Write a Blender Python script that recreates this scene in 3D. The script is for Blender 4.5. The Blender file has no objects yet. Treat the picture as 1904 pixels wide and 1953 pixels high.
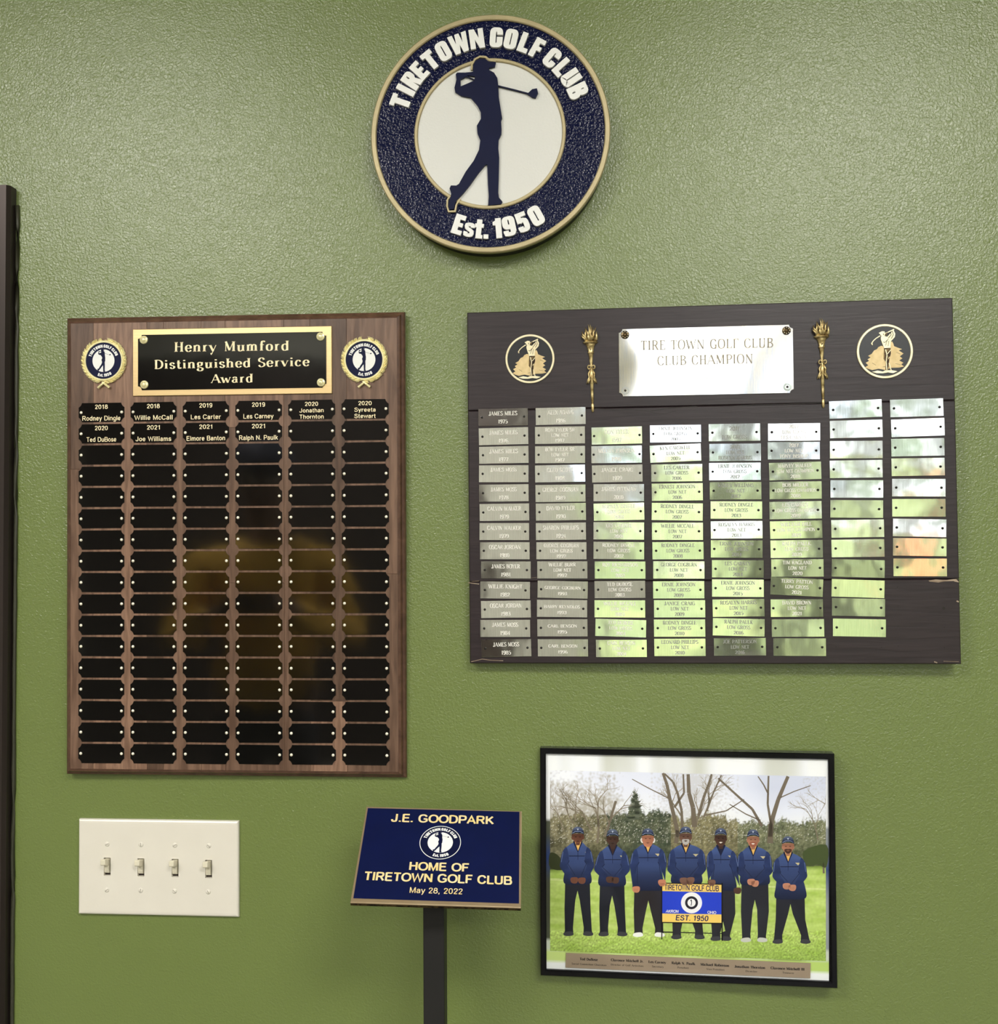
import bpy, bmesh, math, random
from mathutils import Vector, Matrix, noise
from mathutils.geometry import tessellate_polygon
sc = bpy.context.scene
COL = sc.collection
R = math.radians
random.seed(7)

# ------------------------------------------------------------------ camera
F_PX, PX, PY = 2000.0, 952.0, 976.5
CAM = Vector((0.0, -1.44, 1.55))
def cam_axes(yaw, pitch, roll):
    cy, sy, cp, sp = math.cos(yaw), math.sin(yaw), math.cos(pitch), math.sin(pitch)
    fwd = Vector((-sy*cp, cy*cp, sp)); r = Vector((cy, sy, 0)); u = r.cross(fwd)
    c, s = math.cos(roll), math.sin(roll)
    return c*r + s*u, -s*r + c*u, fwd
CR, CU, CF = cam_axes(R(4.742), R(1.648), R(-0.343))
cam = bpy.data.objects.new('camera', bpy.data.cameras.new('camera')); COL.objects.link(cam)
cam.data.sensor_fit = 'HORIZONTAL'; cam.data.sensor_width = 36.0
cam.data.lens = F_PX*36.0/1904.0; cam.data.clip_start = 0.02
m = Matrix((CR, CU, -CF)).transposed().to_4x4(); m.translation = CAM
cam.matrix_world = m; sc.camera = cam

# ------------------------------------------------------------------ view, world, sun, ceiling lamps
sc.view_settings.view_transform = 'Standard'; sc.view_settings.look = 'None'
sc.view_settings.gamma = 1.0; sc.view_settings.use_curve_mapping = False
sc.view_settings.exposure = 0.44
w = bpy.data.worlds.new('sky'); sc.world = w; w.use_nodes = True
wn = w.node_tree; bg = wn.nodes['Background']
tc = wn.nodes.new('ShaderNodeTexCoord'); mp = wn.nodes.new('ShaderNodeMapping'); mp.inputs['Scale'].default_value = (1, 1, 3)
nz = wn.nodes.new('ShaderNodeTexNoise'); nz.inputs['Scale'].default_value = 2.2; nz.inputs['Detail'].default_value = 5
rp = wn.nodes.new('ShaderNodeValToRGB'); rp.color_ramp.elements[0].position = .40; rp.color_ramp.elements[1].position = .60
rp.color_ramp.elements[0].color = (.50, .68, 1.0, 1); rp.color_ramp.elements[1].color = (1, 1, 1, 1)
for a, b in ((tc.outputs['Generated'], mp.inputs[0]), (mp.outputs[0], nz.inputs[0]), (nz.outputs[0], rp.inputs[0]), (rp.outputs[0], bg.inputs[0])): wn.links.new(a, b)
bg.inputs[1].default_value = 3.0
sun = bpy.data.lights.new('sun', 'SUN'); sun.energy = 4.5; sun.angle = R(1); sun.color = (1, .95, .85)
so = bpy.data.objects.new('sun', sun); COL.objects.link(so); so.rotation_euler = Vector((-.35, -.6, -.75)).to_track_quat('-Z', 'Y').to_euler()
CEIL = 3.0
LAMPS = [(-1.55, -2.2, 1.2, .6), (.9, -2.15, 1.2, .6), (-1.5, -4.2, 1.2, .6), (.9, -4.2, 1.2, .6)]
LAMP_W = [38, 33, 26, 20]
for (x, y, sx, sy), e in zip(LAMPS, LAMP_W):
    l = bpy.data.lights.new('ceiling_lamp', 'AREA'); l.shape = 'RECTANGLE'; l.size = sx; l.size_y = sy
    l.energy = e; l.color = (1.0, .98, .95)
    o = bpy.data.objects.new('ceiling_lamp', l); COL.objects.link(o); o.location = (x, y, CEIL-.035)

# ------------------------------------------------------------------ materials
def mat(name, col, rough=.5, metal=0, ior=1.5, bump=None, vary=None, coat=0, emis=None, vcol=False, spec=None):
    """bump=(scale, distance, detail[, stretch xyz]); vary=(scale, colour2, stretch xyz, contrast)"""
    mt = bpy.data.materials.new(name); mt.use_nodes = True
    nt = mt.node_tree; p = nt.nodes['Principled BSDF']; L = nt.links.new
    p.inputs['Base Color'].default_value = (*col, 1); p.inputs['Roughness'].default_value = rough
    p.inputs['Metallic'].default_value = metal; p.inputs['IOR'].default_value = ior
    p.inputs['Coat Weight'].default_value = coat
    if spec is not None: p.inputs['Specular IOR Level'].default_value = spec
    if emis: p.inputs['Emission Color'].default_value = (*emis[0], 1); p.inputs['Emission Strength'].default_value = emis[1]
    t = nt.nodes.new('ShaderNodeTexCoord')
    def tex(scale, detail, st):
        g = nt.nodes.new('ShaderNodeMapping'); g.inputs['Scale'].default_value = st
        n = nt.nodes.new('ShaderNodeTexNoise'); n.inputs['Scale'].default_value = scale; n.inputs['Detail'].default_value = detail
        L(t.outputs['Object'], g.inputs[0]); L(g.outputs[0], n.inputs[0]); return n
    if bump:
        n = tex(bump[0], bump[2], bump[3] if len(bump) > 3 else (1, 1, 1))
        b = nt.nodes.new('ShaderNodeBump'); b.inputs['Distance'].default_value = bump[1]; b.inputs['Strength'].default_value = 1
        L(n.outputs[0], b.inputs['Height']); L(b.outputs[0], p.inputs['Normal'])
    if vary:
        n = tex(vary[0], 6, vary[2]); r = nt.nodes.new('ShaderNodeMapRange')
        r.inputs[1].default_value = .5-vary[3]; r.inputs[2].default_value = .5+vary[3]
        x = nt.nodes.new('ShaderNodeMix'); x.data_type = 'RGBA'
        x.inputs[6].default_value = (*col, 1); x.inputs[7].default_value = (*vary[1], 1)
        L(n.outputs[0], r.inputs[0]); L(r.outputs[0], x.inputs[0]); L(x.outputs[2], p.inputs['Base Color'])
    if vcol:
        a = nt.nodes.new('ShaderNodeAttribute'); a.attribute_name = 'Col'; L(a.outputs['Color'], p.inputs['Base Color'])
    return mt
def srgb(r, g, b): return tuple(((c/255+.055)/1.055)**2.4 if c/255 > .04045 else c/255/12.92 for c in (r, g, b))

def wall_paint(name, col):
    mt = mat(name, col, rough=.30, spec=.8)
    nt = mt.node_tree; p = nt.nodes['Principled BSDF']; L = nt.links.new
    t = nt.nodes.new('ShaderNodeTexCoord')
    n1 = nt.nodes.new('ShaderNodeTexNoise'); n1.inputs['Scale'].default_value = 300; n1.inputs['Detail'].default_value = 2; n1.inputs['Distortion'].default_value = .6
    n2 = nt.nodes.new('ShaderNodeTexNoise'); n2.inputs['Scale'].default_value = 9; n2.inputs['Detail'].default_value = 3
    for n in (n1, n2): L(t.outputs['Object'], n.inputs[0])
    mx = nt.nodes.new('ShaderNodeMath'); mx.operation = 'MULTIPLY_ADD'; mx.inputs[1].default_value = .9
    L(n2.outputs[0], mx.inputs[0]); L(n1.outputs[0], mx.inputs[2])
    b = nt.nodes.new('ShaderNodeBump'); b.inputs['Distance'].default_value = .0008; b.inputs['Strength'].default_value = 1
    L(mx.outputs[0], b.inputs['Height']); L(b.outputs[0], p.inputs['Normal'])
    mr = nt.nodes.new('ShaderNodeMapRange'); mr.inputs[3].default_value = .96; mr.inputs[4].default_value = 1.04
    L(n2.outputs[0], mr.inputs[0])
    hs = nt.nodes.new('ShaderNodeHueSaturation'); hs.inputs['Color'].default_value = (*col, 1)
    L(mr.outputs[0], hs.inputs['Value']); L(hs.outputs[0], p.inputs['Base Color'])
    return mt

def wood(name, c1, c2, rough, scale, stretch, rand=False, bumpd=.0003, spec=None):
    mt = mat(name, c1, rough, vary=(scale, c2, stretch, .16), spec=spec)
    nt = mt.node_tree; p = nt.nodes['Principled BSDF']; L = nt.links.new
    n = [q for q in nt.nodes if q.type == 'TEX_NOISE'][0]; n.inputs['Distortion'].default_value = .7
    b = nt.nodes.new('ShaderNodeBump'); b.inputs['Distance'].default_value = bumpd
    L(n.outputs[0], b.inputs['Height']); L(b.outputs[0], p.inputs['Normal'])
    if rand:
        mx = [q for q in nt.nodes if q.type == 'MIX'][0]
        oi = nt.nodes.new('ShaderNodeObjectInfo'); hs = nt.nodes.new('ShaderNodeHueSaturation')
        mr = nt.nodes.new('ShaderNodeMapRange'); mr.inputs[3].default_value = .55; mr.inputs[4].default_value = 1.4
        L(oi.outputs['Random'], mr.inputs[0]); L(mr.outputs[0], hs.inputs['Value'])
        L(mx.outputs[2], hs.inputs['Color']); L(hs.outputs[0], p.inputs['Base Color'])
        ad = nt.nodes.new('ShaderNodeVectorMath'); ad.operation = 'ADD'
        tcn = [q for q in nt.nodes if q.type == 'TEX_COORD'][0]; mpn = [q for q in nt.nodes if q.type == 'MAPPING'][0]
        L(tcn.outputs['Object'], ad.inputs[0]); L(oi.outputs['Location'], ad.inputs[1])
        vm = nt.nodes.new('ShaderNodeVectorMath'); vm.operation = 'SCALE'
        L(oi.outputs['Random'], vm.inputs[3]); vm.inputs[0].default_value = (3, 5, 0)
        L(vm.outputs[0], ad.inputs[1]); L(ad.outputs[0], mpn.inputs[0])
    return mt

M = {}
M['green'] = wall_paint('green_wall_paint', (.154, .204, .054))
M['beige'] = mat('beige_paint', (.44, .44, .38), .7, vary=(3, (.39, .39, .34), (1, 1, 1), .3))
M['ceil'] = mat('ceiling_white', (.7, .69, .64), .9, vary=(60, (.6, .6, .56), (1, 1, 1), .1))
M['floor'] = mat('floor_tile', (.22, .20, .16), .4, vary=(5, (.17, .155, .13), (1, 1, 1), .2))
M['bronze_dark'] = mat('dark_bronze_metal', (.045, .035, .032), .35, .6, vary=(8, (.06, .045, .04), (1, 1, .1), .2))
M['caulk'] = mat('cracked_caulk', (.05, .05, .03), .5, vary=(60, (.035, .035, .02), (1, 1, .35), .3))
M['lampmetal'] = mat('white_enamel', (.75, .75, .72), .4, vary=(4, (.7, .7, .68), (1, 1, 1), .2))
M['diffuser'] = mat('lamp_diffuser', (.8, .8, .75), .5, emis=((1, .94, .82), 6))
M['gold_edge'] = mat('painted_gold_edge', (.50, .42, .24), .38, .35, vary=(40, (.42, .35, .2), (1, 1, 1), .2))
M['navy_tex'] = mat('navy_pebbled_enamel', (.004, .006, .036), .10, bump=(300, .0009, 1), spec=.25)
M['navy'] = mat('navy_enamel', (.004, .006, .034), .4, spec=.15, vary=(30, (.005, .008, .042), (1, 1, 1), .2))
M['navy_flat'] = mat('navy_sign_face', (.0025, .006, .046), .4, spec=.2, vary=(30, (.003, .007, .055), (1, 1, 1), .2))
M['white_tex'] = mat('white_pebbled_enamel', (.76, .76, .73), .3, bump=(330, .00035, 2))
M['white'] = mat('white_enamel_letters', (.92, .92, .9), .4, vary=(30, (.88, .88, .86), (1, 1, 1), .2))
M['walnut'] = wood('walnut_staves', (.120, .066, .043), (.235, .138, .092), .34, 26, (6, .55, 1), rand=True)
M['walnut_edge'] = wood('walnut_moulding', (.07, .033, .02), (.13, .065, .04), .3, 26, (3, 3, 1))
M['dark_wood'] = wood('dark_stained_wood', (.020, .013, .0155), (.031, .021, .024), .36, 40, (.35, 5, 1), bumpd=.00018, spec=.38)
M['raw_wood'] = wood('chipped_raw_wood', (.42, .33, .24), (.25, .18, .12), .7, 60, (1, 4, 1))
M['black_plate'] = mat('black_lacquered_brass', (.004, .004, .0035), .07, ior=1.9, vary=(20, (.006, .0055, .005), (1, 1, 1), .2), bump=(24, .00012, 1))
M['gold_text'] = mat('engraved_brass_letters', (.93, .84, .58), .5, .25, vary=(200, (.85, .7, .42), (1, 1, 1), .2))
M['brass'] = mat('brushed_brass', (.78, .58, .30), .34, 1, vary=(60, (.7, .52, .27), (.1, 8, 1), .2))
M['pin'] = mat('pale_brass_pin', (.98, .93, .76), .3, .25, vary=(300, (.95, .88, .7), (1, 1, 1), .2))
M['gold'] = mat('bright_gold_plastic', (.97, .91, .56), .3, .4, vary=(90, (.88, .78, .40), (1, 1, 1), .2))
M['antique'] = mat('antique_gold', (.70, .56, .28), .36, .75, vary=(150, (.26, .18, .07), (1, 1, 1), .12))
M['medal_gold'] = mat('medallion_gold', (.72, .56, .30), .45, .3, vary=(120, (.6, .45, .22), (1, 1, 1), .15))
M['medal_rim'] = mat('medallion_rim', (.9, .82, .58), .35, .4, vary=(60, (.8, .7, .45), (1, 1, 1), .15))
M['black'] = mat('black_enamel', (.008, .009, .012), .3, vary=(50, (.012, .012, .016), (1, 1, 1), .2))
def silver(name, rough, warp, scale, slope):
    mt = mat(name, (.84, .84, .82), rough, 1, vary=(50, (.74, .74, .72), (14, .6, 1), .12))
    nt = mt.node_tree; p = nt.nodes['Principled BSDF']; L = nt.links.new
    t = [q for q in nt.nodes if q.type == 'TEX_COORD'][0]; oi = nt.nodes.new('ShaderNodeObjectInfo')
    vm = nt.nodes.new('ShaderNodeVectorMath'); vm.operation = 'SCALE'; vm.inputs[0].default_value = (7, 11, 5); L(oi.outputs['Random'], vm.inputs[3])
    ad = nt.nodes.new('ShaderNodeVectorMath'); ad.operation = 'ADD'; L(t.outputs['Object'], ad.inputs[0]); L(vm.outputs[0], ad.inputs[1])
    n = nt.nodes.new('ShaderNodeTexNoise'); n.inputs['Scale'].default_value = scale; n.inputs['Detail'].default_value = 1.2
    L(ad.outputs[0], n.inputs[0])
    b = nt.nodes.new('ShaderNodeBump'); b.inputs['Distance'].default_value = warp; b.inputs['Strength'].default_value = 1
    L(n.outputs[0], b.inputs['Height'])
    wn_ = nt.nodes.new('ShaderNodeTexWhiteNoise'); wn_.noise_dimensions = '1D'; L(oi.outputs['Random'], wn_.inputs['W'])
    sb = nt.nodes.new('ShaderNodeVectorMath'); sb.operation = 'SUBTRACT'; sb.inputs[1].default_value = (.5, .5, .5); L(wn_.outputs['Color'], sb.inputs[0])
    dt = nt.nodes.new('ShaderNodeVectorMath'); dt.operation = 'DOT_PRODUCT'; L(sb.outputs[0], dt.inputs[0]); L(t.outputs['Object'], dt.inputs[1])
    b2 = nt.nodes.new('ShaderNodeBump'); b2.inputs['Distance'].default_value = slope; b2.inputs['Strength'].default_value = 1
    L(dt.outputs['Value'], b2.inputs['Height']); L(b.outputs[0], b2.inputs['Normal']); L(b2.outputs[0], p.inputs['Normal'])
    return mt
M['silver'] = silver('brushed_silver_plate', .09, .00035, 30, .055)
M['silver_big'] = silver('brushed_silver_header', .12, .0048, 7, .0)
[q for q in M['silver_big'].node_tree.nodes if q.type == 'MIX'][0].inputs[6].default_value = (.88, .83, .70, 1)
M['nail'] = mat('dark_nail', (.012, .011, .01), .35, .5, vary=(100, (.03, .025, .02), (1, 1, 1), .2))
M['engrave_light'] = mat('bright_engraved_letters', (.82, .80, .74), .7, vary=(300, (.7, .68, .62), (1, 1, 1), .2))
M['engrave'] = mat('engraved_silver_letters', (.24, .25, .23), .75, .0, vary=(300, (.34, .34, .31), (1, 1, 1), .2))
M['engrave_dark'] = mat('engraved_header_letters', (.30, .27, .20), .8, .0, vary=(300, (.4, .36, .28), (1, 1, 1), .2))
M['screw_dark'] = mat('tarnished_rosette', (.16, .11, .05), .35, .9, vary=(200, (.03, .02, .015), (1, 1, 1), .1))
M['almond'] = mat('almond_plastic', (.77, .73, .64), .3, vary=(20, (.74, .70, .61), (1, 1, 1), .2))
M['ivory'] = mat('ivory_plastic', (.74, .69, .54), .3, vary=(40, (.70, .65, .50), (1, 1, 1), .2))
M['slot'] = mat('slot_dark', (.02, .012, .008), .6, vary=(20, (.03, .02, .015), (1, 1, 1), .2))
M['bronze_edge'] = mat('bronze_sign_edge', (.62, .47, .30), .35, .7, vary=(30, (.55, .4, .25), (1, 1, 1), .2))
M['sign_gold'] = mat('sign_gold_letters', (.95, .72, .30), .45, .15, vary=(60, (.98, .80, .45), (1, 1, 1), .1))
M['post'] = mat('black_post_paint', (.015, .0145, .014), .45, spec=.3, vary=(12, (.021, .02, .019), (1, 1, .3), .2))
M['frame'] = mat('black_gloss_frame', (.003, .003, .004), .14, spec=.2, vary=(10, (.009, .009, .01), (1, 1, 1), .2))
M['print'] = mat('photo_print', (1, 1, 1), .6, vcol=True, spec=.1)
M['strip'] = mat('tan_name_strip', (.36, .28, .20), .4, .2, vary=(40, (.40, .31, .22), (1, 1, 1), .2))
M['ink'] = mat('dark_ink', (.02, .014, .01), .6, vary=(60, (.03, .02, .015), (1, 1, 1), .2))

def glass():
    mt = bpy.data.materials.new('picture_glass'); mt.use_nodes = True; nt = mt.node_tree; nt.nodes.clear()
    o = nt.nodes.new('ShaderNodeOutputMaterial'); mx = nt.nodes.new('ShaderNodeMixShader'); fr = nt.nodes.new('ShaderNodeFresnel')
    tr = nt.nodes.new('ShaderNodeBsdfTransparent'); gl = nt.nodes.new('ShaderNodeBsdfGlossy'); gl.inputs['Roughness'].default_value = .02
    fr.inputs[0].default_value = 1.28
    for a, b in ((fr.outputs[0], mx.inputs[0]), (tr.outputs[0], mx.inputs[1]), (gl.outputs[0], mx.inputs[2]), (mx.outputs[0], o.inputs[0])): nt.links.new(a, b)
    return mt
M['glass'] = glass()

# ------------------------------------------------------------------ mesh helpers
class MB:
    def __init__(s): s.v = []; s.f = []; s.c = []
    def add(s, vs, fs, col=None):
        k = len(s.v); s.v += [tuple(v) for v in vs]; s.f += [tuple(i+k for i in f) for f in fs]
        if col is not None: s.c += [col]*len(fs)
        return s
    def box(s, x0, y0, z0, x1, y1, z1):
        return s.add([(x0,y0,z0),(x1,y0,z0),(x1,y1,z0),(x0,y1,z0),(x0,y0,z1),(x1,y0,z1),(x1,y1,z1),(x0,y1,z1)],
                     [(0,3,2,1),(4,5,6,7),(0,1,5,4),(1,2,6,5),(2,3,7,6),(3,0,4,7)])
    def prism(s, pts, z0, z1, inset=0, insz=0):
        """extruded outline in the xy plane (counter-clockwise), optional chamfer"""
        pts = [Vector(p).to_2d() for p in pts]
        a = sum(pts[i-1].x*pts[i].y-pts[i].x*pts[i-1].y for i in range(len(pts)))
        if a < 0: pts = pts[::-1]
        n = len(pts); rings = [[(p.x, p.y, z0) for p in pts]]
        if inset:
            q = []
            for i, p in enumerate(pts):
                d1 = (p-pts[i-1]).normalized(); d2 = (pts[(i+1) % n]-p).normalized()
                nn = Vector((-(d1.y+d2.y), d1.x+d2.x)); L = nn.length or 1; nn /= L
                kk = inset/max(.35, abs(nn.dot(Vector((-d2.y, d2.x))))); q.append(p+nn*kk)
            rings += [[(p.x, p.y, z1-insz) for p in pts], [(p.x, p.y, z1) for p in q]]
        else: rings.append([(p.x, p.y, z1) for p in pts])
        vs = sum(rings, []); fs = []
        for r in range(len(rings)-1):
            for i in range(n):
                j = (i+1) % n; fs.append((r*n+i, r*n+j, (r+1)*n+j, (r+1)*n+i))
        top = rings[-1]; base = (len(rings)-1)*n
        if n > 4:
            fs += [tuple(base+i for i in t) for t in tri(top)]
        else: fs.append(tuple(range(base, base+n)))
        fs.append(tuple(range(n-1, -1, -1)) if n <= 4 else None)
        if fs[-1] is None: fs.pop(); fs += [tuple(reversed(t)) for t in tri(rings[0])]
        return s.add(vs, fs)
    def ring(s, cx, cy, r0, r1, z0, z1, n=96, ch=0):
        vs = []; prof = [(r0, z0), (r1, z0), (r1, z1-ch), (r1-ch, z1), (r0+ch, z1), (r0, z1-ch)] if ch else [(r0, z0), (r1, z0), (r1, z1), (r0, z1)]
        k = len(prof)
        for i in range(n):
            a = 2*math.pi*i/n
            vs += [(cx+r*math.cos(a), cy+r*math.sin(a), z) for r, z in prof]
        fs = [(i*k+j, ((i+1) % n)*k+j, ((i+1) % n)*k+(j+1) % k, i*k+(j+1) % k) for i in range(n) for j in range(k)]
        fs = [f[::-1] for f in fs]
        return s.add(vs, fs)
    def lathe(s, prof, n=12, cx=0, cy=0, axis='z', half=False):
        vs = []; k = len(prof); m_ = n+1 if half else n
        for i in range(m_):
            a = (math.pi if half else 2*math.pi)*i/n
            for r, t in prof:
                if axis == 'z': vs.append((cx+r*math.cos(a), cy+r*math.sin(a), t))
                else: vs.append((cx+r*math.cos(a), t, cy+r*math.sin(a)))
        fs = [(i*k+j, (i+1) % m_*k+j, (i+1) % m_*k+j+1, i*k+j+1) for i in range(n) for j in range(k-1)]
        if axis != 'z': fs = [f[::-1] for f in fs]
        return s.add(vs, fs)
    def tube(s, pts, rad, n=6):
        pts = [Vector(p) for p in pts]; vs = []; k = len(pts)
        for i, p in enumerate(pts):
            d = (pts[min(i+1, k-1)]-pts[max(i-1, 0)]).normalized()
            a = d.cross(Vector((0, 0, 1)));
            if a.length < .01: a = d.cross(Vector((0, 1, 0)))
            a.normalize(); b = d.cross(a); r = rad[i] if isinstance(rad, (list, tuple)) else rad
            vs += [p+(a*math.cos(2*math.pi*j/n)+b*math.sin(2*math.pi*j/n))*r for j in range(n)]
        fs = [(i*n+j, i*n+(j+1) % n, (i+1)*n+(j+1) % n, (i+1)*n+j) for i in range(k-1) for j in range(n)]
        fs += [tuple(range(n-1, -1, -1)), tuple((k-1)*n+j for j in range(n))]
        return s.add(vs, fs)
    def build(s, name, material, parent=None, loc=(0,0,0), rot=(0,0,0), smooth=False, label=None, kind=None):
        me = bpy.data.meshes.new(name); me.from_pydata(s.v, [], s.f)
        if s.c:
            at = me.color_attributes.new('Col', 'FLOAT_COLOR', 'CORNER'); k = 0
            for f, c in zip(s.f, s.c):
                for i in range(len(f)):
                    cc = c[i] if isinstance(c[0], (tuple, list)) else c
                    at.data[k].color = (*cc, 1); k += 1
        me.materials.append(material)
        if smooth: me.polygons.foreach_set('use_smooth', [True]*len(me.polygons))
        return put(name, me, parent, loc, rot, label, kind)
def tri(pts):
    v = [Vector((p[0], p[1], 0)) for p in pts]
    out = []
    for t in tessellate_polygon([v]):
        a, b, c = (v[i] for i in t)
        out.append(tuple(t) if (b-a).cross(c-a).z > 0 else tuple(reversed(t)))
    return out
def put(name, me, parent=None, loc=(0,0,0), rot=(0,0,0), label=None, kind=None):
    o = bpy.data.objects.new(name, me); COL.objects.link(o); o.parent = parent
    o.location = loc; o.rotation_euler = rot
    if label: o['label'] = label
    if kind: o['kind'] = kind
    return o
def tag(o, label, cat, group=None):
    o['label'] = label; o['category'] = cat
    if group: o['group'] = group
    return o
def struct(o): o['kind'] = 'structure'; return o

class Plane:
    """a board plane in front of the wall; local x right, y up, z out of the wall"""
    def __init__(s, name, cx, cz, depth, yaw, lean, rot, label, cat):
        yaw, lean, rot = R(yaw), R(lean), R(rot)
        ux = Vector((math.cos(yaw), math.sin(yaw), 0)); z = Vector((0, 0, 1)); n = ux.cross(z)
        uz = math.cos(lean)*z + math.sin(lean)*n
        c, q = math.cos(rot), math.sin(rot)
        s.ax, s.ay = c*ux+q*uz, -q*ux+c*uz; s.n = s.ax.cross(s.ay)
        s.o = Vector((cx, -depth, 1.55+cz))
        s.e = bpy.data.objects.new(name, None); COL.objects.link(s.e); s.e.empty_display_size = .02
        m = Matrix((s.ax, s.ay, s.n)).transposed().to_4x4(); m.translation = s.o; s.e.matrix_world = m
        tag(s.e, label, cat)
    def at(s, px, py, h=0):
        d = CF*F_PX + CR*(px-PX) - CU*(py-PY)
        t = (s.o+s.n*h-CAM).dot(s.n)/d.dot(s.n); p = CAM+d*t-s.o
        return Vector((p.dot(s.ax), p.dot(s.ay)))

# ------------------------------------------------------------------ lettering
def ribbon(mb, pts, wf, z0, z1, closed=False):
    """pen stroke; wf(dx, dy) gives the width for a direction"""
    pts = [Vector(p) for p in pts]; n = len(pts); Lp = []; Rp = []
    for i, p in enumerate(pts):
        a = pts[i-1] if (i or closed) else p; b = pts[(i+1) % n] if (i < n-1 or closed) else p
        d1 = (p-a); d2 = (b-p)
        if d1.length < 1e-9: d1 = d2
        if d2.length < 1e-9: d2 = d1
        d = (d1.normalized()+d2.normalized());
        d = d.normalized() if d.length > 1e-6 else d1.normalized()
        nn = Vector((-d.y, d.x)); k = 1/max(.5, abs(nn.dot(Vector((-d2.y, d2.x)).normalized())))
        w = wf(d.x, d.y)/2*k
        Lp.append(p+nn*w); Rp.append(p-nn*w)
    vs = []
    flat = z1 is None
    for l, r in zip(Lp, Rp):
        vs += [(l.x, l.y, z0), (r.x, r.y, z0)] if flat else [(l.x, l.y, z1), (r.x, r.y, z1), (r.x, r.y, z0), (l.x, l.y, z0)]
    k = 2 if flat else 4; fs = []
    for i in range(n if closed else n-1):
        j = (i+1) % n
        if flat: fs.append((i*2, i*2+1, j*2+1, j*2))
        else:
            for a in range(4): b = (a+1) % 4; fs.append((i*4+a, i*4+b, j*4+b, j*4+a))
    if not flat and not closed: fs += [(3, 2, 1, 0), (4*n-4, 4*n-3, 4*n-2, 4*n-1)]
    mb.add(vs, fs)
def catmull(p, closed=False, k=5):
    n = len(p); out = []
    for i in range(n if closed else n-1):
        g = lambda j: p[j % n] if closed else p[max(0, min(n-1, j))]
        a, b, c, d = (Vector(g(i+q)) for q in (-1, 0, 1, 2))
        for j in range(k):
            t = j/k; out.append(.5*((2*b)+(c-a)*t+(2*a-5*b+4*c-d)*t*t+(3*b-a-3*c+d)*t**3))
    if not closed: out.append(Vector(p[-1]))
    return out
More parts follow.
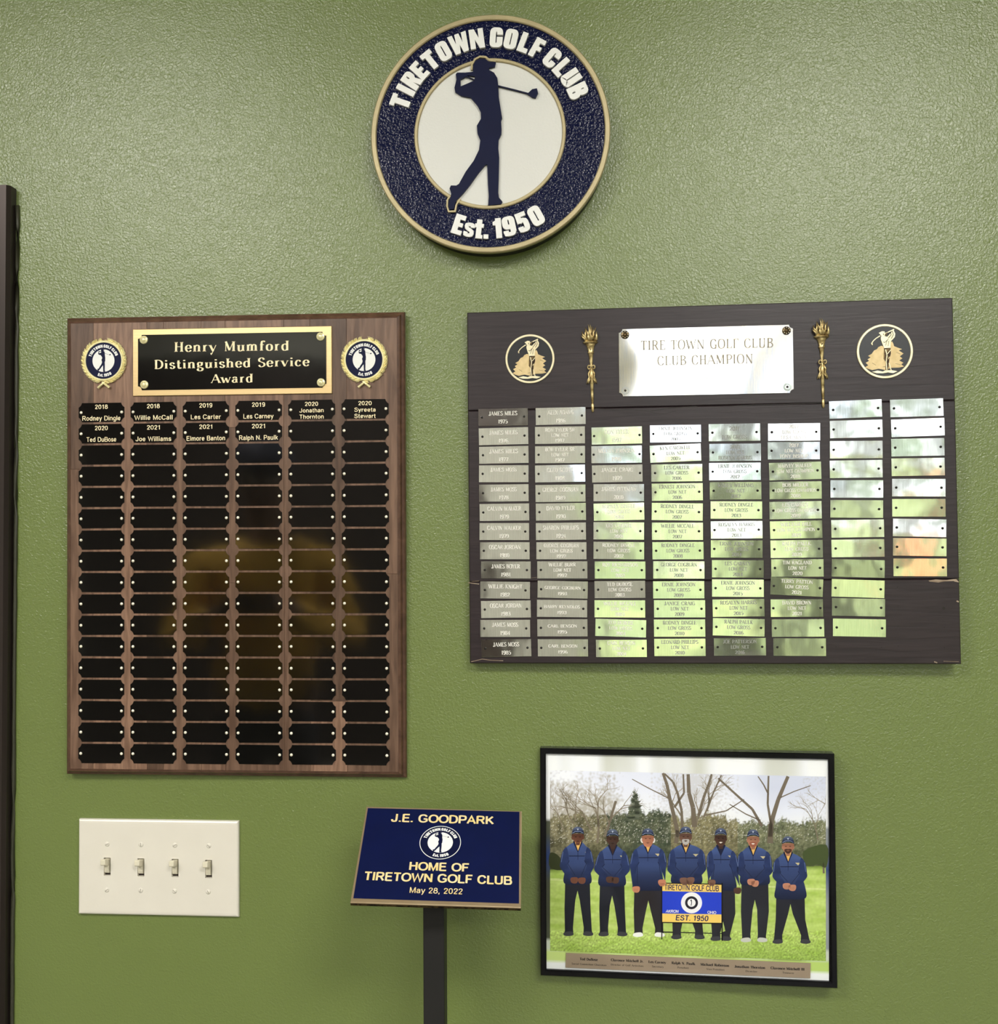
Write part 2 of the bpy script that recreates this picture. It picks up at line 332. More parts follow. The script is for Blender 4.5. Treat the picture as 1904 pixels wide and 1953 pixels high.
# serif alphabet: (advance, strokes); K thick stem with serifs, k thick, N thin with serifs, n thin, c curve (pen width by direction)
# stroke text: kind + serif flags (1 start, 2 end, 3 both) then points
SF = {
'A': (.72, 'n1 0,0 .34,1|k2 .34,1 .68,0|n0 .12,.34 .56,.34'), 'B': (.62, 'k3 .14,0 .14,1|c .1,1 .35,.98 .5,.86 .46,.62 .14,.53|c .14,.53 .42,.5 .58,.28 .45,.04 .1,0'),
'C': (.68, 'c .6,.78 .5,.95 .35,1 .15,.88 .07,.5 .15,.14 .35,0 .52,.06 .62,.24'), 'D': (.70, 'k3 .14,0 .14,1|c .1,1 .38,.97 .58,.8 .64,.5 .58,.2 .38,.03 .1,0'),
'E': (.60, 'k3 .14,0 .14,1|n0 .05,.98 .52,.98 .52,.8|n0 .14,.53 .4,.53|n0 .05,.02 .55,.02 .55,.22'), 'F': (.56, 'k3 .14,0 .14,1|n0 .05,.98 .52,.98 .52,.78|n0 .14,.5 .4,.5'),
'G': (.70, 'c .6,.78 .5,.95 .35,1 .15,.88 .07,.5 .15,.14 .35,0 .5,.05 .58,.16|k2 .58,.0 .58,.42'), 'H': (.74, 'k3 .14,0 .14,1|k3 .58,0 .58,1|n0 .14,.52 .58,.52'),
'I': (.30, 'k3 .14,0 .14,1'), 'J': (.44, 'k2 .28,.25 .28,1|c .28,.28 .26,.08 .14,0 .04,.08 .05,.2'), 'K': (.68, 'k3 .14,0 .14,1|n2 .14,.38 .54,1|k2 .26,.52 .6,0'),
'L': (.58, 'k3 .14,0 .14,1|n0 .05,.02 .52,.02 .52,.24'), 'M': (.90, 'n1 .12,0 .12,1|k0 .12,1 .42,.08|n0 .42,.08 .72,1|k3 .74,0 .74,1'),
'N': (.76, 'n1 .12,0 .12,1|k0 .1,1 .62,0|n2 .62,0 .62,1'), 'O': (.74, 'o .36,1 .13,.88 .06,.5 .13,.12 .36,0 .59,.12 .66,.5 .59,.88'),
'P': (.60, 'k3 .14,0 .14,1|c .1,1 .38,.98 .54,.84 .53,.62 .38,.47 .14,.45'), 'Q': (.74, 'o .36,1 .13,.88 .06,.5 .13,.12 .36,0 .59,.12 .66,.5 .59,.88|k0 .36,.2 .66,-.1'),
'R': (.68, 'k3 .14,0 .14,1|c .1,1 .38,.98 .52,.84 .5,.62 .38,.5 .14,.48|k2 .34,.5 .6,0'), 'S': (.56, 'c .46,.8 .38,.97 .22,1 .08,.85 .1,.64 .28,.52 .46,.4 .5,.18 .36,.02 .18,0 .06,.2'),
'T': (.62, 'k1 .3,0 .3,1|n0 .04,.8 .04,.98 .56,.98 .56,.8'), 'U': (.72, 'k2 .14,.3 .14,1|c .14,.32 .16,.08 .34,0 .52,.08 .57,.3|n2 .57,.3 .57,1'),
'V': (.70, 'k1 .04,1 .34,0|n2 .34,0 .64,1'), 'W': (.98, 'k1 .04,1 .28,0|n0 .28,0 .48,.9|k0 .48,.9 .7,0|n2 .7,0 .92,1'), 'X': (.66, 'k3 .06,1 .58,0|n3 .06,0 .58,1'),
'Y': (.66, 'k1 .04,1 .32,.48|n2 .32,.48 .6,1|k1 .32,0 .32,.5'), 'Z': (.6, 'n0 .06,.8 .06,.98 .5,.98|k0 .5,.98 .08,.02|n0 .08,.02 .54,.02 .54,.22'),
'0': (.54, 'o .26,1 .1,.86 .06,.5 .1,.14 .26,0 .42,.14 .46,.5 .42,.86'), '1': (.36, 'k1 .18,0 .18,1|n0 .06,.82 .18,.98'), '2': (.54, 'c .08,.78 .16,.96 .3,1 .44,.86 .42,.62 .24,.32 .06,.04|n0 .05,.04 .48,.04 .48,.2'),
'3': (.52, 'c .08,.84 .22,1 .4,.92 .4,.68 .2,.54|c .2,.54 .42,.46 .46,.22 .3,.02 .14,.02 .05,.18'), '4': (.54, 'k1 .36,0 .36,1|n0 .36,1 .04,.3 .5,.3'), '5': (.52, 'n0 .44,.96 .12,.96 .1,.55|c .1,.56 .3,.62 .45,.48 .44,.2 .28,.0 .06,.12'),
'6': (.54, 'c .44,.9 .28,1 .12,.8 .06,.4 .14,.08 .28,0 .44,.12 .44,.42 .3,.56 .1,.46'), '7': (.5, 'n0 .04,.8 .04,.97 .46,.97|k0 .46,.97 .2,0'), '8': (.54, 'o .26,1 .1,.88 .12,.64 .26,.54 .4,.64 .42,.88|o .26,.54 .08,.42 .07,.14 .26,0 .45,.14 .44,.42'),
'9': (.54, 'c .08,.1 .24,0 .4,.2 .46,.6 .38,.92 .24,1 .08,.88 .08,.58 .22,.44 .42,.54'), '.': (.26, 'k0 .12,0 .12,.13'), ',': (.26, 'k0 .14,.1 .1,-.15'),
'a': (.54, 'k2 .38,.44 .38,0|c .1,.5 .18,.64 .32,.64 .38,.5|c .38,.38 .16,.34 .06,.16 .2,0 .38,.12'), 'b': (.58, 'k2 .12,0 .12,1|c .12,.5 .28,.66 .5,.55 .52,.3 .42,.04 .26,0 .12,.12'), 'c': (.5, 'c .42,.5 .32,.65 .18,.63 .07,.4 .1,.12 .26,0 .44,.14'),
'd': (.60, 'k2 .44,0 .44,1|c .44,.52 .3,.66 .12,.58 .06,.32 .14,.05 .3,0 .44,.12'), 'e': (.52, 'c .08,.36 .44,.36 .4,.6 .24,.66 .09,.52 .07,.25 .18,.02 .34,.01 .46,.14'), 'f': (.40, 'k1 .16,0 .16,.7|c .16,.7 .2,.95 .34,1 .4,.9|n0 .04,.62 .34,.62'),
'g': (.54, 'o .24,.66 .1,.56 .1,.34 .24,.24 .38,.34 .38,.56|c .16,.26 .1,.12 .3,.06 .46,-.06 .4,-.28 .2,-.32 .06,-.2 .14,-.04|n0 .36,.6 .5,.64'), 'h': (.62, 'k3 .12,0 .12,1|c .12,.48 .28,.66 .44,.58 .46,.4|k1 .46,0 .46,.42'),
'i': (.30, 'k1 .14,0 .14,.62|n0 .04,.62 .14,.62|k0 .13,.82 .13,.95'), 'k': (.58, 'k3 .12,0 .12,1|n2 .12,.26 .42,.62|k2 .24,.36 .5,0'), 'l': (.30, 'k3 .14,0 .14,1'),
'm': (.90, 'k1 .12,0 .12,.62|n0 .03,.62 .12,.62|c .12,.48 .26,.66 .4,.58 .42,.4|k1 .42,0 .42,.42|c .42,.48 .56,.66 .7,.58 .73,.4|k1 .73,0 .73,.42'), 'n': (.62, 'k1 .12,0 .12,.62|n0 .03,.62 .12,.62|c .12,.48 .28,.66 .44,.58 .46,.4|k1 .46,0 .46,.42'),
'o': (.54, 'o .26,.66 .1,.56 .06,.33 .1,.1 .26,0 .42,.1 .46,.33 .42,.56'), 'p': (.58, 'k1 .12,-.32 .12,.64|c .12,.5 .28,.66 .5,.55 .52,.3 .42,.04 .26,0 .12,.12'), 'r': (.44, 'k1 .14,0 .14,.62|n0 .04,.62 .14,.62|c .14,.42 .24,.62 .38,.62'),
's': (.44, 'c .36,.5 .28,.64 .16,.65 .07,.52 .12,.38 .28,.3 .38,.18 .3,.02 .16,0 .05,.14'), 't': (.38, 'k0 .16,.9 .16,.15|c .16,.18 .2,.02 .3,0 .38,.1|n0 .03,.62 .34,.62'), 'u': (.62, 'k2 .12,.2 .12,.62|c .12,.22 .16,.02 .3,0 .46,.16|k3 .46,0 .46,.62'),
'v': (.54, 'k1 .04,.64 .26,0|n2 .26,0 .48,.64'), 'w': (.78, 'k1 .04,.64 .22,0|n0 .22,0 .38,.56|k0 .38,.56 .56,0|n2 .56,0 .74,.64'), 'y': (.56, 'k1 .04,.64 .28,.02|n2 .5,.64 .28,.02 .16,-.26|k0 .16,-.26 .08,-.28'), ' ': (.36, ''),
}
SF_CACHE = {}
def serif_glyph(ch, tk, tn, ser):
    key = (ch, tk, tn, ser)
    if key in SF_CACHE: return SF_CACHE[key]
    mb = MB(); adv, st = SF[ch]
    for si, s in enumerate(filter(None, st.split('|'))):
        n0 = len(mb.v); p = s.split(); kind = p[0][0]; fl = int(p[0][1:] or 0); pts = [tuple(map(float, q.split(','))) for q in p[1:]]
        if kind in 'kn':
            wd = tk if kind == 'k' else tn
            ribbon(mb, pts, lambda a, b: wd, 0, None)
            for bit, e in ((1, pts[0]), (2, pts[-1])):
                if fl & bit: ribbon(mb, [(e[0]-wd/2-ser, e[1]+(tn/2 if e[1] < .3 else -tn/2)), (e[0]+wd/2+ser, e[1]+(tn/2 if e[1] < .3 else -tn/2))], lambda a, b: tn, 0, None)
        else: ribbon(mb, catmull(pts, kind == 'o', 3), lambda a, b: tn+(tk-tn)*abs(b)**1.5, 0, None, closed=kind == 'o')
        mb.v[n0:] = [(a, b, si*.00002) for a, b, c in mb.v[n0:]]
    SF_CACHE[key] = (mb.v, mb.f, adv); return SF_CACHE[key]
def serif_text(s, tk=.15, tn=.05, ser=.06, track=.06):
    mb = MB(); x = 0
    for ch in s:
        v, f, adv = serif_glyph(ch, tk, tn, ser)
        mb.add([(a+x, b, c) for a, b, c in v], f); x += adv+track
    return mb
# plain round-ended alphabet: strokes 'l' straight, 'c' curve, 'o' closed curve
SN = {
'A': (.76, 'l .05,0 .38,.96 .71,0|l .17,.32 .59,.32'), 'B': (.72, 'l .1,0 .1,1|l .1,.95 .36,.95|c .34,.95 .55,.92 .6,.74 .54,.56 .34,.53|l .1,.53 .36,.53|c .34,.53 .58,.5 .65,.28 .57,.08 .34,.05|l .1,.05 .36,.05'),
'C': (.78, 'c .68,.7 .58,.88 .4,.95 .2,.88 .09,.68 .08,.35 .2,.12 .4,.05 .58,.12 .69,.32'), 'D': (.78, 'l .1,0 .1,1|l .1,.95 .38,.95|c .36,.95 .58,.87 .68,.65 .68,.35 .58,.13 .36,.05|l .1,.05 .38,.05'), 'E': (.68, 'l .1,0 .1,1|l .1,.95 .62,.95|l .1,.53 .58,.53|l .1,.05 .64,.05'),
'F': (.63, 'l .1,0 .1,1|l .1,.95 .6,.95|l .1,.5 .53,.5'), 'G': (.84, 'c .70,.74 .6,.89 .42,.95 .2,.88 .09,.68 .08,.35 .2,.12 .42,.05 .6,.1 .72,.2|l .72,.14 .72,.47|l .74,.44 .44,.44'), 'H': (.76, 'l .1,0 .1,1|l .64,0 .64,1|l .1,.53 .64,.53'),
'I': (.26, 'l .13,0 .13,1'), 'J': (.60, 'l .46,.28 .46,1|c .46,.3 .42,.1 .26,.05 .12,.1 .07,.3'), 'K': (.74, 'l .1,0 .1,1|l .1,.36 .62,.96|l .28,.56 .66,.02'), 'L': (.62, 'l .1,0 .1,1|l .1,.05 .6,.05'), 'M': (.88, 'l .1,0 .1,1|l .13,.95 .43,.06 .73,.95|l .76,0 .76,1'),
'N': (.78, 'l .1,0 .1,1|l .13,.93 .64,.07|l .66,0 .66,1'), 'O': (.84, 'o .42,.95 .2,.87 .08,.65 .08,.35 .2,.13 .42,.05 .64,.13 .76,.35 .76,.65 .64,.87'), 'P': (.70, 'l .1,0 .1,1|l .1,.95 .38,.95|c .36,.95 .58,.9 .63,.7 .57,.5 .36,.44|l .1,.44 .38,.44'),
'R': (.76, 'l .1,0 .1,1|l .1,.95 .4,.95|c .38,.95 .58,.91 .63,.72 .57,.54 .38,.49|l .1,.49 .42,.49|l .42,.48 .67,.02'), 'S': (.70, 'c .58,.73 .5,.9 .33,.95 .14,.86 .12,.68 .3,.56 .5,.46 .62,.3 .52,.1 .33,.05 .14,.12 .07,.3'), 'T': (.68, 'l .34,0 .34,1|l .03,.95 .65,.95'),
'U': (.76, 'l .1,.35 .1,1|c .1,.37 .14,.13 .37,.05 .6,.13 .64,.37|l .64,.35 .64,1'), 'W': (1.04, 'l .04,1 .27,.05 .51,.9 .75,.05 .98,1'), 'Y': (.7, 'l .04,1 .35,.45 .66,1|l .35,0 .35,.48'),
'0': (.62, 'o .3,.95 .15,.86 .09,.65 .09,.35 .15,.14 .3,.05 .45,.14 .51,.35 .51,.65 .45,.86'), '1': (.50, 'l .3,0 .3,1|l .1,.72 .3,.93'), '2': (.60, 'c .09,.7 .15,.9 .3,.95 .47,.87 .48,.66 .3,.38 .08,.07|l .06,.05 .52,.05'),
'5': (.62, 'l .5,.95 .17,.95|l .17,.95 .12,.5|c .12,.52 .3,.62 .48,.53 .5,.28 .42,.09 .27,.05 .13,.11 .08,.27'), '8': (.62, 'o .3,.95 .14,.86 .14,.64 .3,.54 .46,.64 .46,.86|o .3,.54 .1,.44 .09,.17 .3,.05 .51,.17 .5,.44'),
'9': (.62, 'o .3,.95 .13,.86 .1,.64 .2,.46 .4,.44 .5,.6 .47,.86|c .5,.65 .5,.35 .42,.12 .27,.05 .12,.16'), '.': (.26, 'l .12,0 .12,.15'), ',': (.26, 'l .13,.14 .08,-.14'), ' ': (.34, ''),
'a': (.58, 'c .1,.52 .2,.67 .38,.66 .45,.52 .45,.12|c .45,.4 .2,.38 .08,.26 .12,.08 .28,.05 .45,.2|l .45,.3 .46,.0'), 'c': (.54, 'c .46,.5 .35,.66 .18,.62 .09,.36 .18,.1 .35,.05 .48,.22'), 'd': (.62, 'l .5,0 .5,1|c .5,.52 .38,.67 .18,.62 .09,.36 .18,.1 .36,.05 .5,.2'),
'e': (.58, 'l .1,.37 .48,.37|c .48,.36 .44,.6 .29,.67 .13,.58 .09,.35 .15,.12 .31,.05 .48,.18'), 'g': (.6, 'l .5,.7 .5,.0|c .5,.52 .38,.67 .18,.62 .09,.36 .18,.1 .36,.07 .5,.2|c .5,.02 .45,-.2 .28,-.25 .1,-.14'), 'h': (.6, 'l .1,0 .1,1|c .1,.45 .2,.65 .36,.67 .48,.55 .48,.4|l .48,0 .48,.45'),
'i': (.24, 'l .12,0 .12,.72|l .12,.86 .12,1'), 'k': (.56, 'l .1,0 .1,1|l .1,.24 .48,.7|l .24,.42 .52,.01'), 'l': (.24, 'l .12,0 .12,1'), 'm': (.88, 'l .1,0 .1,.72|c .1,.45 .18,.64 .32,.67 .42,.55 .43,.4|l .43,0 .43,.45|c .43,.45 .52,.64 .65,.67 .76,.55 .76,.4|l .76,0 .76,.45'),
'n': (.6, 'l .1,0 .1,.72|c .1,.45 .2,.65 .36,.67 .48,.55 .48,.4|l .48,0 .48,.45'), 'o': (.6, 'o .3,.67 .14,.58 .09,.36 .14,.14 .3,.05 .46,.14 .51,.36 .46,.58'), 'p': (.62, 'l .1,-.28 .1,.72|c .1,.52 .22,.67 .42,.62 .51,.36 .42,.1 .24,.05 .1,.2'), 'r': (.4, 'l .1,0 .1,.72|c .1,.42 .18,.62 .38,.66'),
's': (.52, 'c .43,.52 .36,.64 .24,.67 .1,.58 .12,.44 .26,.37 .42,.28 .43,.13 .27,.05 .12,.1 .06,.22'), 't': (.34, 'l .15,.95 .15,.2|c .15,.22 .18,.06 .32,.05|l .02,.67 .3,.67'), 'u': (.6, 'l .1,.25 .1,.72|c .1,.28 .13,.08 .27,.05 .42,.12 .48,.3|l .48,0 .48,.72'),
'y': (.54, 'l .04,.72 .27,.04|l .5,.72 .27,.04 .18,-.22|l .2,-.22 .08,-.24'), 'w': (.8, 'l .04,.72 .22,.05 .4,.66 .58,.05 .76,.72'),
}
def sans_text(s, w=.12, track=.04):
    mb = MB(); x = 0; q = 0
    for ch in s:
        adv, st = SN[ch]
        for t in filter(None, st.split('|')):
            p = t.split(); pts = [tuple(map(float, a.split(','))) for a in p[1:]]; n0 = len(mb.v)
            ribbon(mb, pts if p[0] == 'l' else catmull(pts, p[0] == 'o', 3), lambda a, b: w, 0, None, closed=p[0] == 'o')
            q = (q+1) % 4; mb.v[n0:] = [(a+x, b, q*.00002) for a, b, c in mb.v[n0:]]
        x += adv+track
    return mb
def fit(mb, x0, x1, y0, y1, z=0, cap=None, sz=1, shear=0):
    """scale lettering into a box (cap: height in glyph units that maps to y0..y1)"""
    xs = [v[0] for v in mb.v]; ys = [v[1] for v in mb.v]
    a, b = min(xs), max(xs); c = 0 if cap else min(ys); d = cap or max(ys)
    o = MB(); o.add([(x0+(v[0]-a)/(b-a)*(x1-x0)+shear*(v[1]-c)/(d-c)*(y1-y0), y0+(v[1]-c)/(d-c)*(y1-y0), z+v[2]*sz) for v in mb.v], mb.f); return o
def px_text(P, mb, p0, p1, hpx, h, cap=None, sz=1):
    """lettering from baseline start p0 to baseline end p1 (in photo pixels on plane P), cap height hpx"""
    a, b = P.at(*p0, h), P.at(*p1, h); t = P.at(p0[0], p0[1]-hpx, h); u = (b-a); L = u.length; u /= L; v = Vector((-u.y, u.x)); H = (t-a).length
    m_ = fit(mb, 0, L, 0, H, 0, cap, sz); o = MB()
    o.add([(a.x+u.x*x+v.x*y, a.y+u.y*x+v.y*y, h+z) for x, y, z in m_.v], mb.f); return o

# heavy carved letters of the round sign, in a box of height 1
def rr(x0, y0, x1, y1, r, n=4):
    o = []
    for cx, cy, a0 in ((x1-r, y0+r, -90), (x1-r, y1-r, 0), (x0+r, y1-r, 90), (x0+r, y0+r, 180)):
        o += [(cx+r*math.cos(R(a0+90*i/n)), cy+r*math.sin(R(a0+90*i/n))) for i in range(n+1)]
    return o
HV = {
'T': (.62, 'b0,.75,.62,1 b.165,0,.455,1'), 'I': (.29, 'b0,0,.29,1'), 'E': (.53, 'b0,0,.28,1 b0,.77,.52,1 b0,.4,.48,.6 b0,0,.53,.23'), 'L': (.52, 'b0,0,.28,1 b0,0,.52,.24'),
'F': (.52, 'b0,0,.28,1 b0,.77,.52,1 b0,.38,.47,.6'), 'O': (.64, 'r0,0,.64,1,.29,.2,.35,.8'), '0': (.64, 'r0,0,.64,1,.29,.22,.35,.78'),
'C': (.63, 'p0.63,0.62;0.630,0.780;0.613,0.864;0.566,0.936;0.494,0.983;0.410,1.000;0.220,1.000;0.136,0.983;0.064,0.936;0.017,0.864;0.000,0.780;0.000,0.220;0.017,0.136;0.064,0.064;0.136,0.017;0.220,0.000;0.410,0.000;0.494,0.017;0.566,0.064;0.613,0.136;0.630,0.220;0.63,0.38;.35,0.38;.35,.26;.32,.2;.29,.26;.29,.74;.32,.8;.35,.74;.35,0.62'),
'G': (.64, 'p0.64,0.64;0.640,0.780;0.623,0.864;0.576,0.936;0.504,0.983;0.420,1.000;0.220,1.000;0.136,0.983;0.064,0.936;0.017,0.864;0.000,0.780;0.000,0.220;0.017,0.136;0.064,0.064;0.136,0.017;0.220,0.000;0.420,0.000;0.504,0.017;0.576,0.064;0.623,0.136;0.640,0.220;0.64,0.53;.35,0.53;.35,.26;.32,.2;.29,.26;.29,.74;.32,.8;.35,.74;.35,0.64'),
'U': (.64, 'c.29,.25;.145,1 .145,.3 .16,.17 .32,.13 .48,.17 .495,.3 .495,1'), 'N': (.72, 'p0,0;0,1;.27,1;.46,.52;.46,1;.72,1;.72,0;.46,0;.26,.48;.26,0'),
'W': (.98, 'p0,1;.25,1;.32,.5;.38,1;.6,1;.66,.5;.73,1;.98,1;.83,0;.57,0;.49,.45;.41,0;.15,0'),
'R': (.64, 'b0,0,.28,1 r.06,.42,.62,1,.28,.64,.35,.82 p.3,.5;.5,.5;.66,0;.37,0;.27,.42'), 'B': (.64, 'b0,0,.28,1 r.06,.45,.61,1,.28,.68,.34,.82 r.06,0,.64,.57,.28,.2,.35,.37'),
's': (.5, 'c.21,.17;.40,.5 .38,.62 .24,.64 .11,.6 .12,.46 .25,.38 .39,.3 .38,.14 .24,.1 .1,.13 .1,.26'), 't': (.42, 'b.08,0,.34,.95 b0,.55,.44,.74 b.1,0,.42,.18'), '.': (.24, 'b0,0,.24,.22'),
'1': (.42, 'b.13,0,.42,1 p0,.66;.0,.82;.16,.9;.2,1;.2,.66'), '9': (.64, 'r0,.36,.64,1,.29,.58,.35,.84 b.35,.2,.64,.7 c.26,.2;.49,.4 .49,.25 .44,.13 .3,.11 .14,.14 .13,.3'),
'5': (.6, 'b.04,.48,.3,1 b.04,.78,.56,1 c.27,.22;.15,.54 .28,.6 .43,.55 .46,.4 .46,.25 .42,.13 .29,.11 .15,.14 .14,.3'),
}
def heavy(ch, h=.0, flat=False):
    mb = MB(); adv, st = HV[ch]
    # tokens: a 'c' token owns the point tokens that follow it
    toks = st.split(' '); i = 0
    while i < len(toks):
        t = toks[i]; k = t[0]; n0 = len(mb.v); e_ = i*.00003
        if k == 'c':
            head, first = t[1:].split(';'); wk, wn_ = map(float, head.split(',')); pts = [first]
            while i+1 < len(toks) and toks[i+1][0] in '.0123456789': i += 1; pts.append(toks[i])
            pts = [tuple(map(float, q.split(','))) for q in pts]
            if len(pts) > 8 or True: pts = catmull(pts, False, 2)
            ribbon(mb, pts, lambda a, b: wn_+(wk-wn_)*abs(b)**2, 0, None if flat else h)
        elif k == 'b':
            x0, y0, x1, y1 = map(float, t[1:].split(','))
            if flat: mb.add([(x0,y0,0),(x1,y0,0),(x1,y1,0),(x0,y1,0)], [(0,1,2,3)])
            else: mb.box(x0, y0, 0, x1, y1, h)
        elif k == 'p':
            pts = [tuple(map(float, q.split(','))) for q in t[1:].split(';')]
            if flat: mb.add([(x, y, 0) for x, y in pts], tri(pts))
            else: mb.prism(pts, 0, h)
        elif k == 'r':
            x0, y0, x1, y1, a, b, c, d = map(float, t[1:].split(','))
            out = rr(x0, y0, x1, y1, min(.22, (x1-x0)/2.4, (y1-y0)/2.4)); inn = rr(a, b, c, d, min(c-a, d-b)*.45); n = len(out)
            if flat: mb.add([(x, y, 0) for x, y in out+inn], [(j, (j+1) % n, n+(j+1) % n, n+j) for j in range(n)])
            else: mb.add([(x, y, h) for x, y in out+inn]+[(x, y, 0) for x, y in out+inn], [(j, (j+1) % n, n+(j+1) % n, n+j) for j in range(n)]+[(2*n+j, 2*n+(j+1) % n, (j+1) % n, j) for j in range(n)]+[(n+j, n+(j+1) % n, 3*n+(j+1) % n, 3*n+j) for j in range(n)])
        mb.v[n0:] = [(x, y, z+e_) for x, y, z in mb.v[n0:]]
        i += 1
    return mb, adv
# (char, clockwise angle from top) read off the round sign; sizes are fractions of the outer radius 886
TOPL = [('T',-68.6),('I',-61),('R',-54.2),('E',-46.8),('T',-37.9),('O',-28.5),('W',-18),('N',-7.3),('G',4.4),('O',13.2),('L',21.8),('F',30),('C',40.8),('L',49.2),('U',57.4),('B',66.4)]
BOTL = [('E',-19.0),('s',-12.2),('t',-6.6),('.',-2.3),('1',4.3),('9',11.4),('5',19.6),('0',28.4)]
def ring_letters(R0):
    """place each heavy letter: yields (char, x, y, rotation, scale) with letter box height = scale"""
    out = []
    for ch, a in TOPL:
        s = 148/886*R0; r = 638/886*R0; out.append((ch, r*math.sin(R(a)), r*math.cos(R(a)), -R(a), s, 0))
    for ch, a in BOTL:
        s = 148/886*R0; r = 786/886*R0; out.append((ch, r*math.sin(R(a)), -r*math.cos(R(a)), R(a), s, 0))
    return out
GOLFER = [(830,440),(845,405),(880,390),(920,393),(950,418),(998,422),(990,455),(948,462),(950,480),(985,500),(1008,540),(1015,600),(1018,680),(1030,760),(1042,840),(1034,860),(1037,920),(1035,960),(1015,1000),(1012,1060),(1018,1130),(1015,1250),(1010,1390),(1015,1430),(1040,1460),(1030,1480),(935,1485),(940,1420),(935,1330),(930,1180),(915,1185),(870,1235),(800,1330),(750,1390),(715,1425),(690,1462),(682,1503),(648,1508),(643,1480),(655,1420),(662,1390),(650,1350),(660,1328),(700,1330),(720,1318),(770,1230),(830,1150),(870,1070),(880,1000),(860,950),(855,890),(885,840),(885,790),(860,740),(810,678),(740,662),(695,632),(690,600),(705,540),(700,500),(710,487),(770,490),(829,487)]
G_HOLE = [(735,540),(790,512),(842,520),(838,552),(780,575),(735,592)]
CLUB_HEAD = [(1228,668),(1265,635),(1300,630),(1308,665),(1290,700),(1265,695)]
def gl(pts, R0, cx=948, cy=947): return [((x-cx)/886*R0, -(y-cy)/886*R0) for x, y in pts]
def poly_hole(mb, outer, hole, z0, z1):
    """flat-topped shape with one hole, via a slit polygon"""
    hs = hole[::-1]; best = min(((i, j) for i in range(len(outer)) for j in range(len(hs))), key=lambda t: (Vector(outer[t[0]])-Vector(hs[t[1]])).length)
    i, j = best; pts = outer[:i+1]+hs[j:]+hs[:j+1]+outer[i:]
    vs = [Vector(p).to_3d() for p in outer+hole]
    ts = tessellate_polygon([[Vector(p).to_3d() for p in outer], [Vector(p).to_3d() for p in hole]])
    n = len(outer); m_ = len(hole); fs = []
    for t in ts:
        a, b, c = (vs[k] for k in t); fs.append(tuple(t) if (b-a).cross(c-a).z > 0 else tuple(reversed(t)))
    mb.add([(v.x, v.y, z1) for v in vs], fs)
    if z0 is not None:
        mb.add([(v.x, v.y, z1) for v in vs]+[(v.x, v.y, z0) for v in vs], [(k, (k+1) % n, (n+m_)+(k+1) % n, n+m_+k) for k in range(n)]+[(n+k, n+(k+1) % m_, 2*n+m_+(k+1) % m_, 2*n+m_+k) for k in range(m_)])
def disc(mb, r, z, n=64, cx=0, cy=0):
    return mb.add([(cx+r*math.cos(2*math.pi*i/n), cy+r*math.sin(2*math.pi*i/n), z) for i in range(n)], [tuple(range(n))])
def emblem(parent, R0, z, shaft=True, rim=None):
    """small printed club emblem: navy disc, white centre, golfer and lettering"""
    b = MB(); disc(b, R0, z); e = b.build('emblem_disc', M['navy'], parent)
    b = MB(); b.ring(0, 0, R0*.968, R0*1.0, z, z+.0002, 64)
    if rim: b.build('emblem_rim', rim, parent)
    b = MB(); disc(b, R0*.612, z+.0002); b.build('emblem_centre', M['white'], parent)
    b = MB(); poly_hole(b, gl(GOLFER, R0), gl(G_HOLE, R0), None, z+.0004); b.add([(x, y, z+.0004) for x, y in gl(CLUB_HEAD, R0)][::-1], [tuple(range(6))])
    p = gl([(1015,600),(1240,665)], R0); ribbon(b, p, lambda a, c: R0*.011, z+.0004, None)
    b.build('golfer_silhouette', M['navy'], parent)
    b = MB()
    for ch, x, y, rt, s, _ in ring_letters(R0*.985):
        g, adv = heavy(ch, 0, True); c, q = math.cos(rt), math.sin(rt)
        b.add([(x+((u-adv/2)*c-v*q)*s, y+((u-adv/2)*q+v*c)*s, z+.0003+k) for u, v, k in g.v], g.f)
    b.build('emblem_lettering', M['white'], parent)

# ------------------------------------------------------------------ the room
XW, XE, YS = -3.2, 3.4, -5.2
def wall_box(name, x0, y0, z0, x1, y1, z1, m_, kind=True):
    o = MB().box(x0, y0, z0, x1, y1, z1).build(name, m_)
    return struct(o) if kind else o
def door_px(px, py, depth=0.02):
    d = CF*F_PX + CR*(px-PX) - CU*(py-PY); t = (-depth-CAM.y)/d.y; return CAM+d*t
jx = door_px(16.5, 1000).x; jtop = door_px(16, 352).z
DX0 = jx-1.02
b = MB(); b.box(XW, 0, 0, DX0+.02, .12, CEIL); b.box(DX0+.02, 0, jtop-.02, jx-.02, .12, CEIL); b.box(jx-.02, 0, 0, XE, .12, CEIL)
struct(b.build('wall_north', M['green']))
wall_box('floor', XW-.1, YS-.2, -.1, XE+.1, .12, 0, M['floor'])
wall_box('ceiling', XW-.1, YS-.2, CEIL, XE+.1, .12, CEIL+.12, M['ceil'])
wall_box('wall_west', XW-.12, YS, 0, XW, 0, CEIL, M['beige'])
wall_box('wall_east', XE, YS, 0, XE+.12, 0, CEIL, M['beige'])
WX0, WX1, WZ0, WZ1 = .12, 2.75, .45, 2.92
b = MB(); b.box(XW-.1, YS-.12, 0, WX0, YS, CEIL); b.box(WX1, YS-.12, 0, XE+.1, YS, CEIL)
b.box(WX0, YS-.12, 0, WX1, YS, WZ0); b.box(WX0, YS-.12, WZ1, WX1, YS, CEIL)
struct(b.build('wall_south', M['beige']))
M['dark_door'] = wood('dark_door_wood', (.020, .012, .009), (.035, .022, .016), .6, 12, (4, 4, .5))
d2 = struct(bpy.data.objects.new('added_dark_door', None)); COL.objects.link(d2); d2.location = (-1.95, YS, 0)  # unseen dark double door, added to darken what the black tags reflect
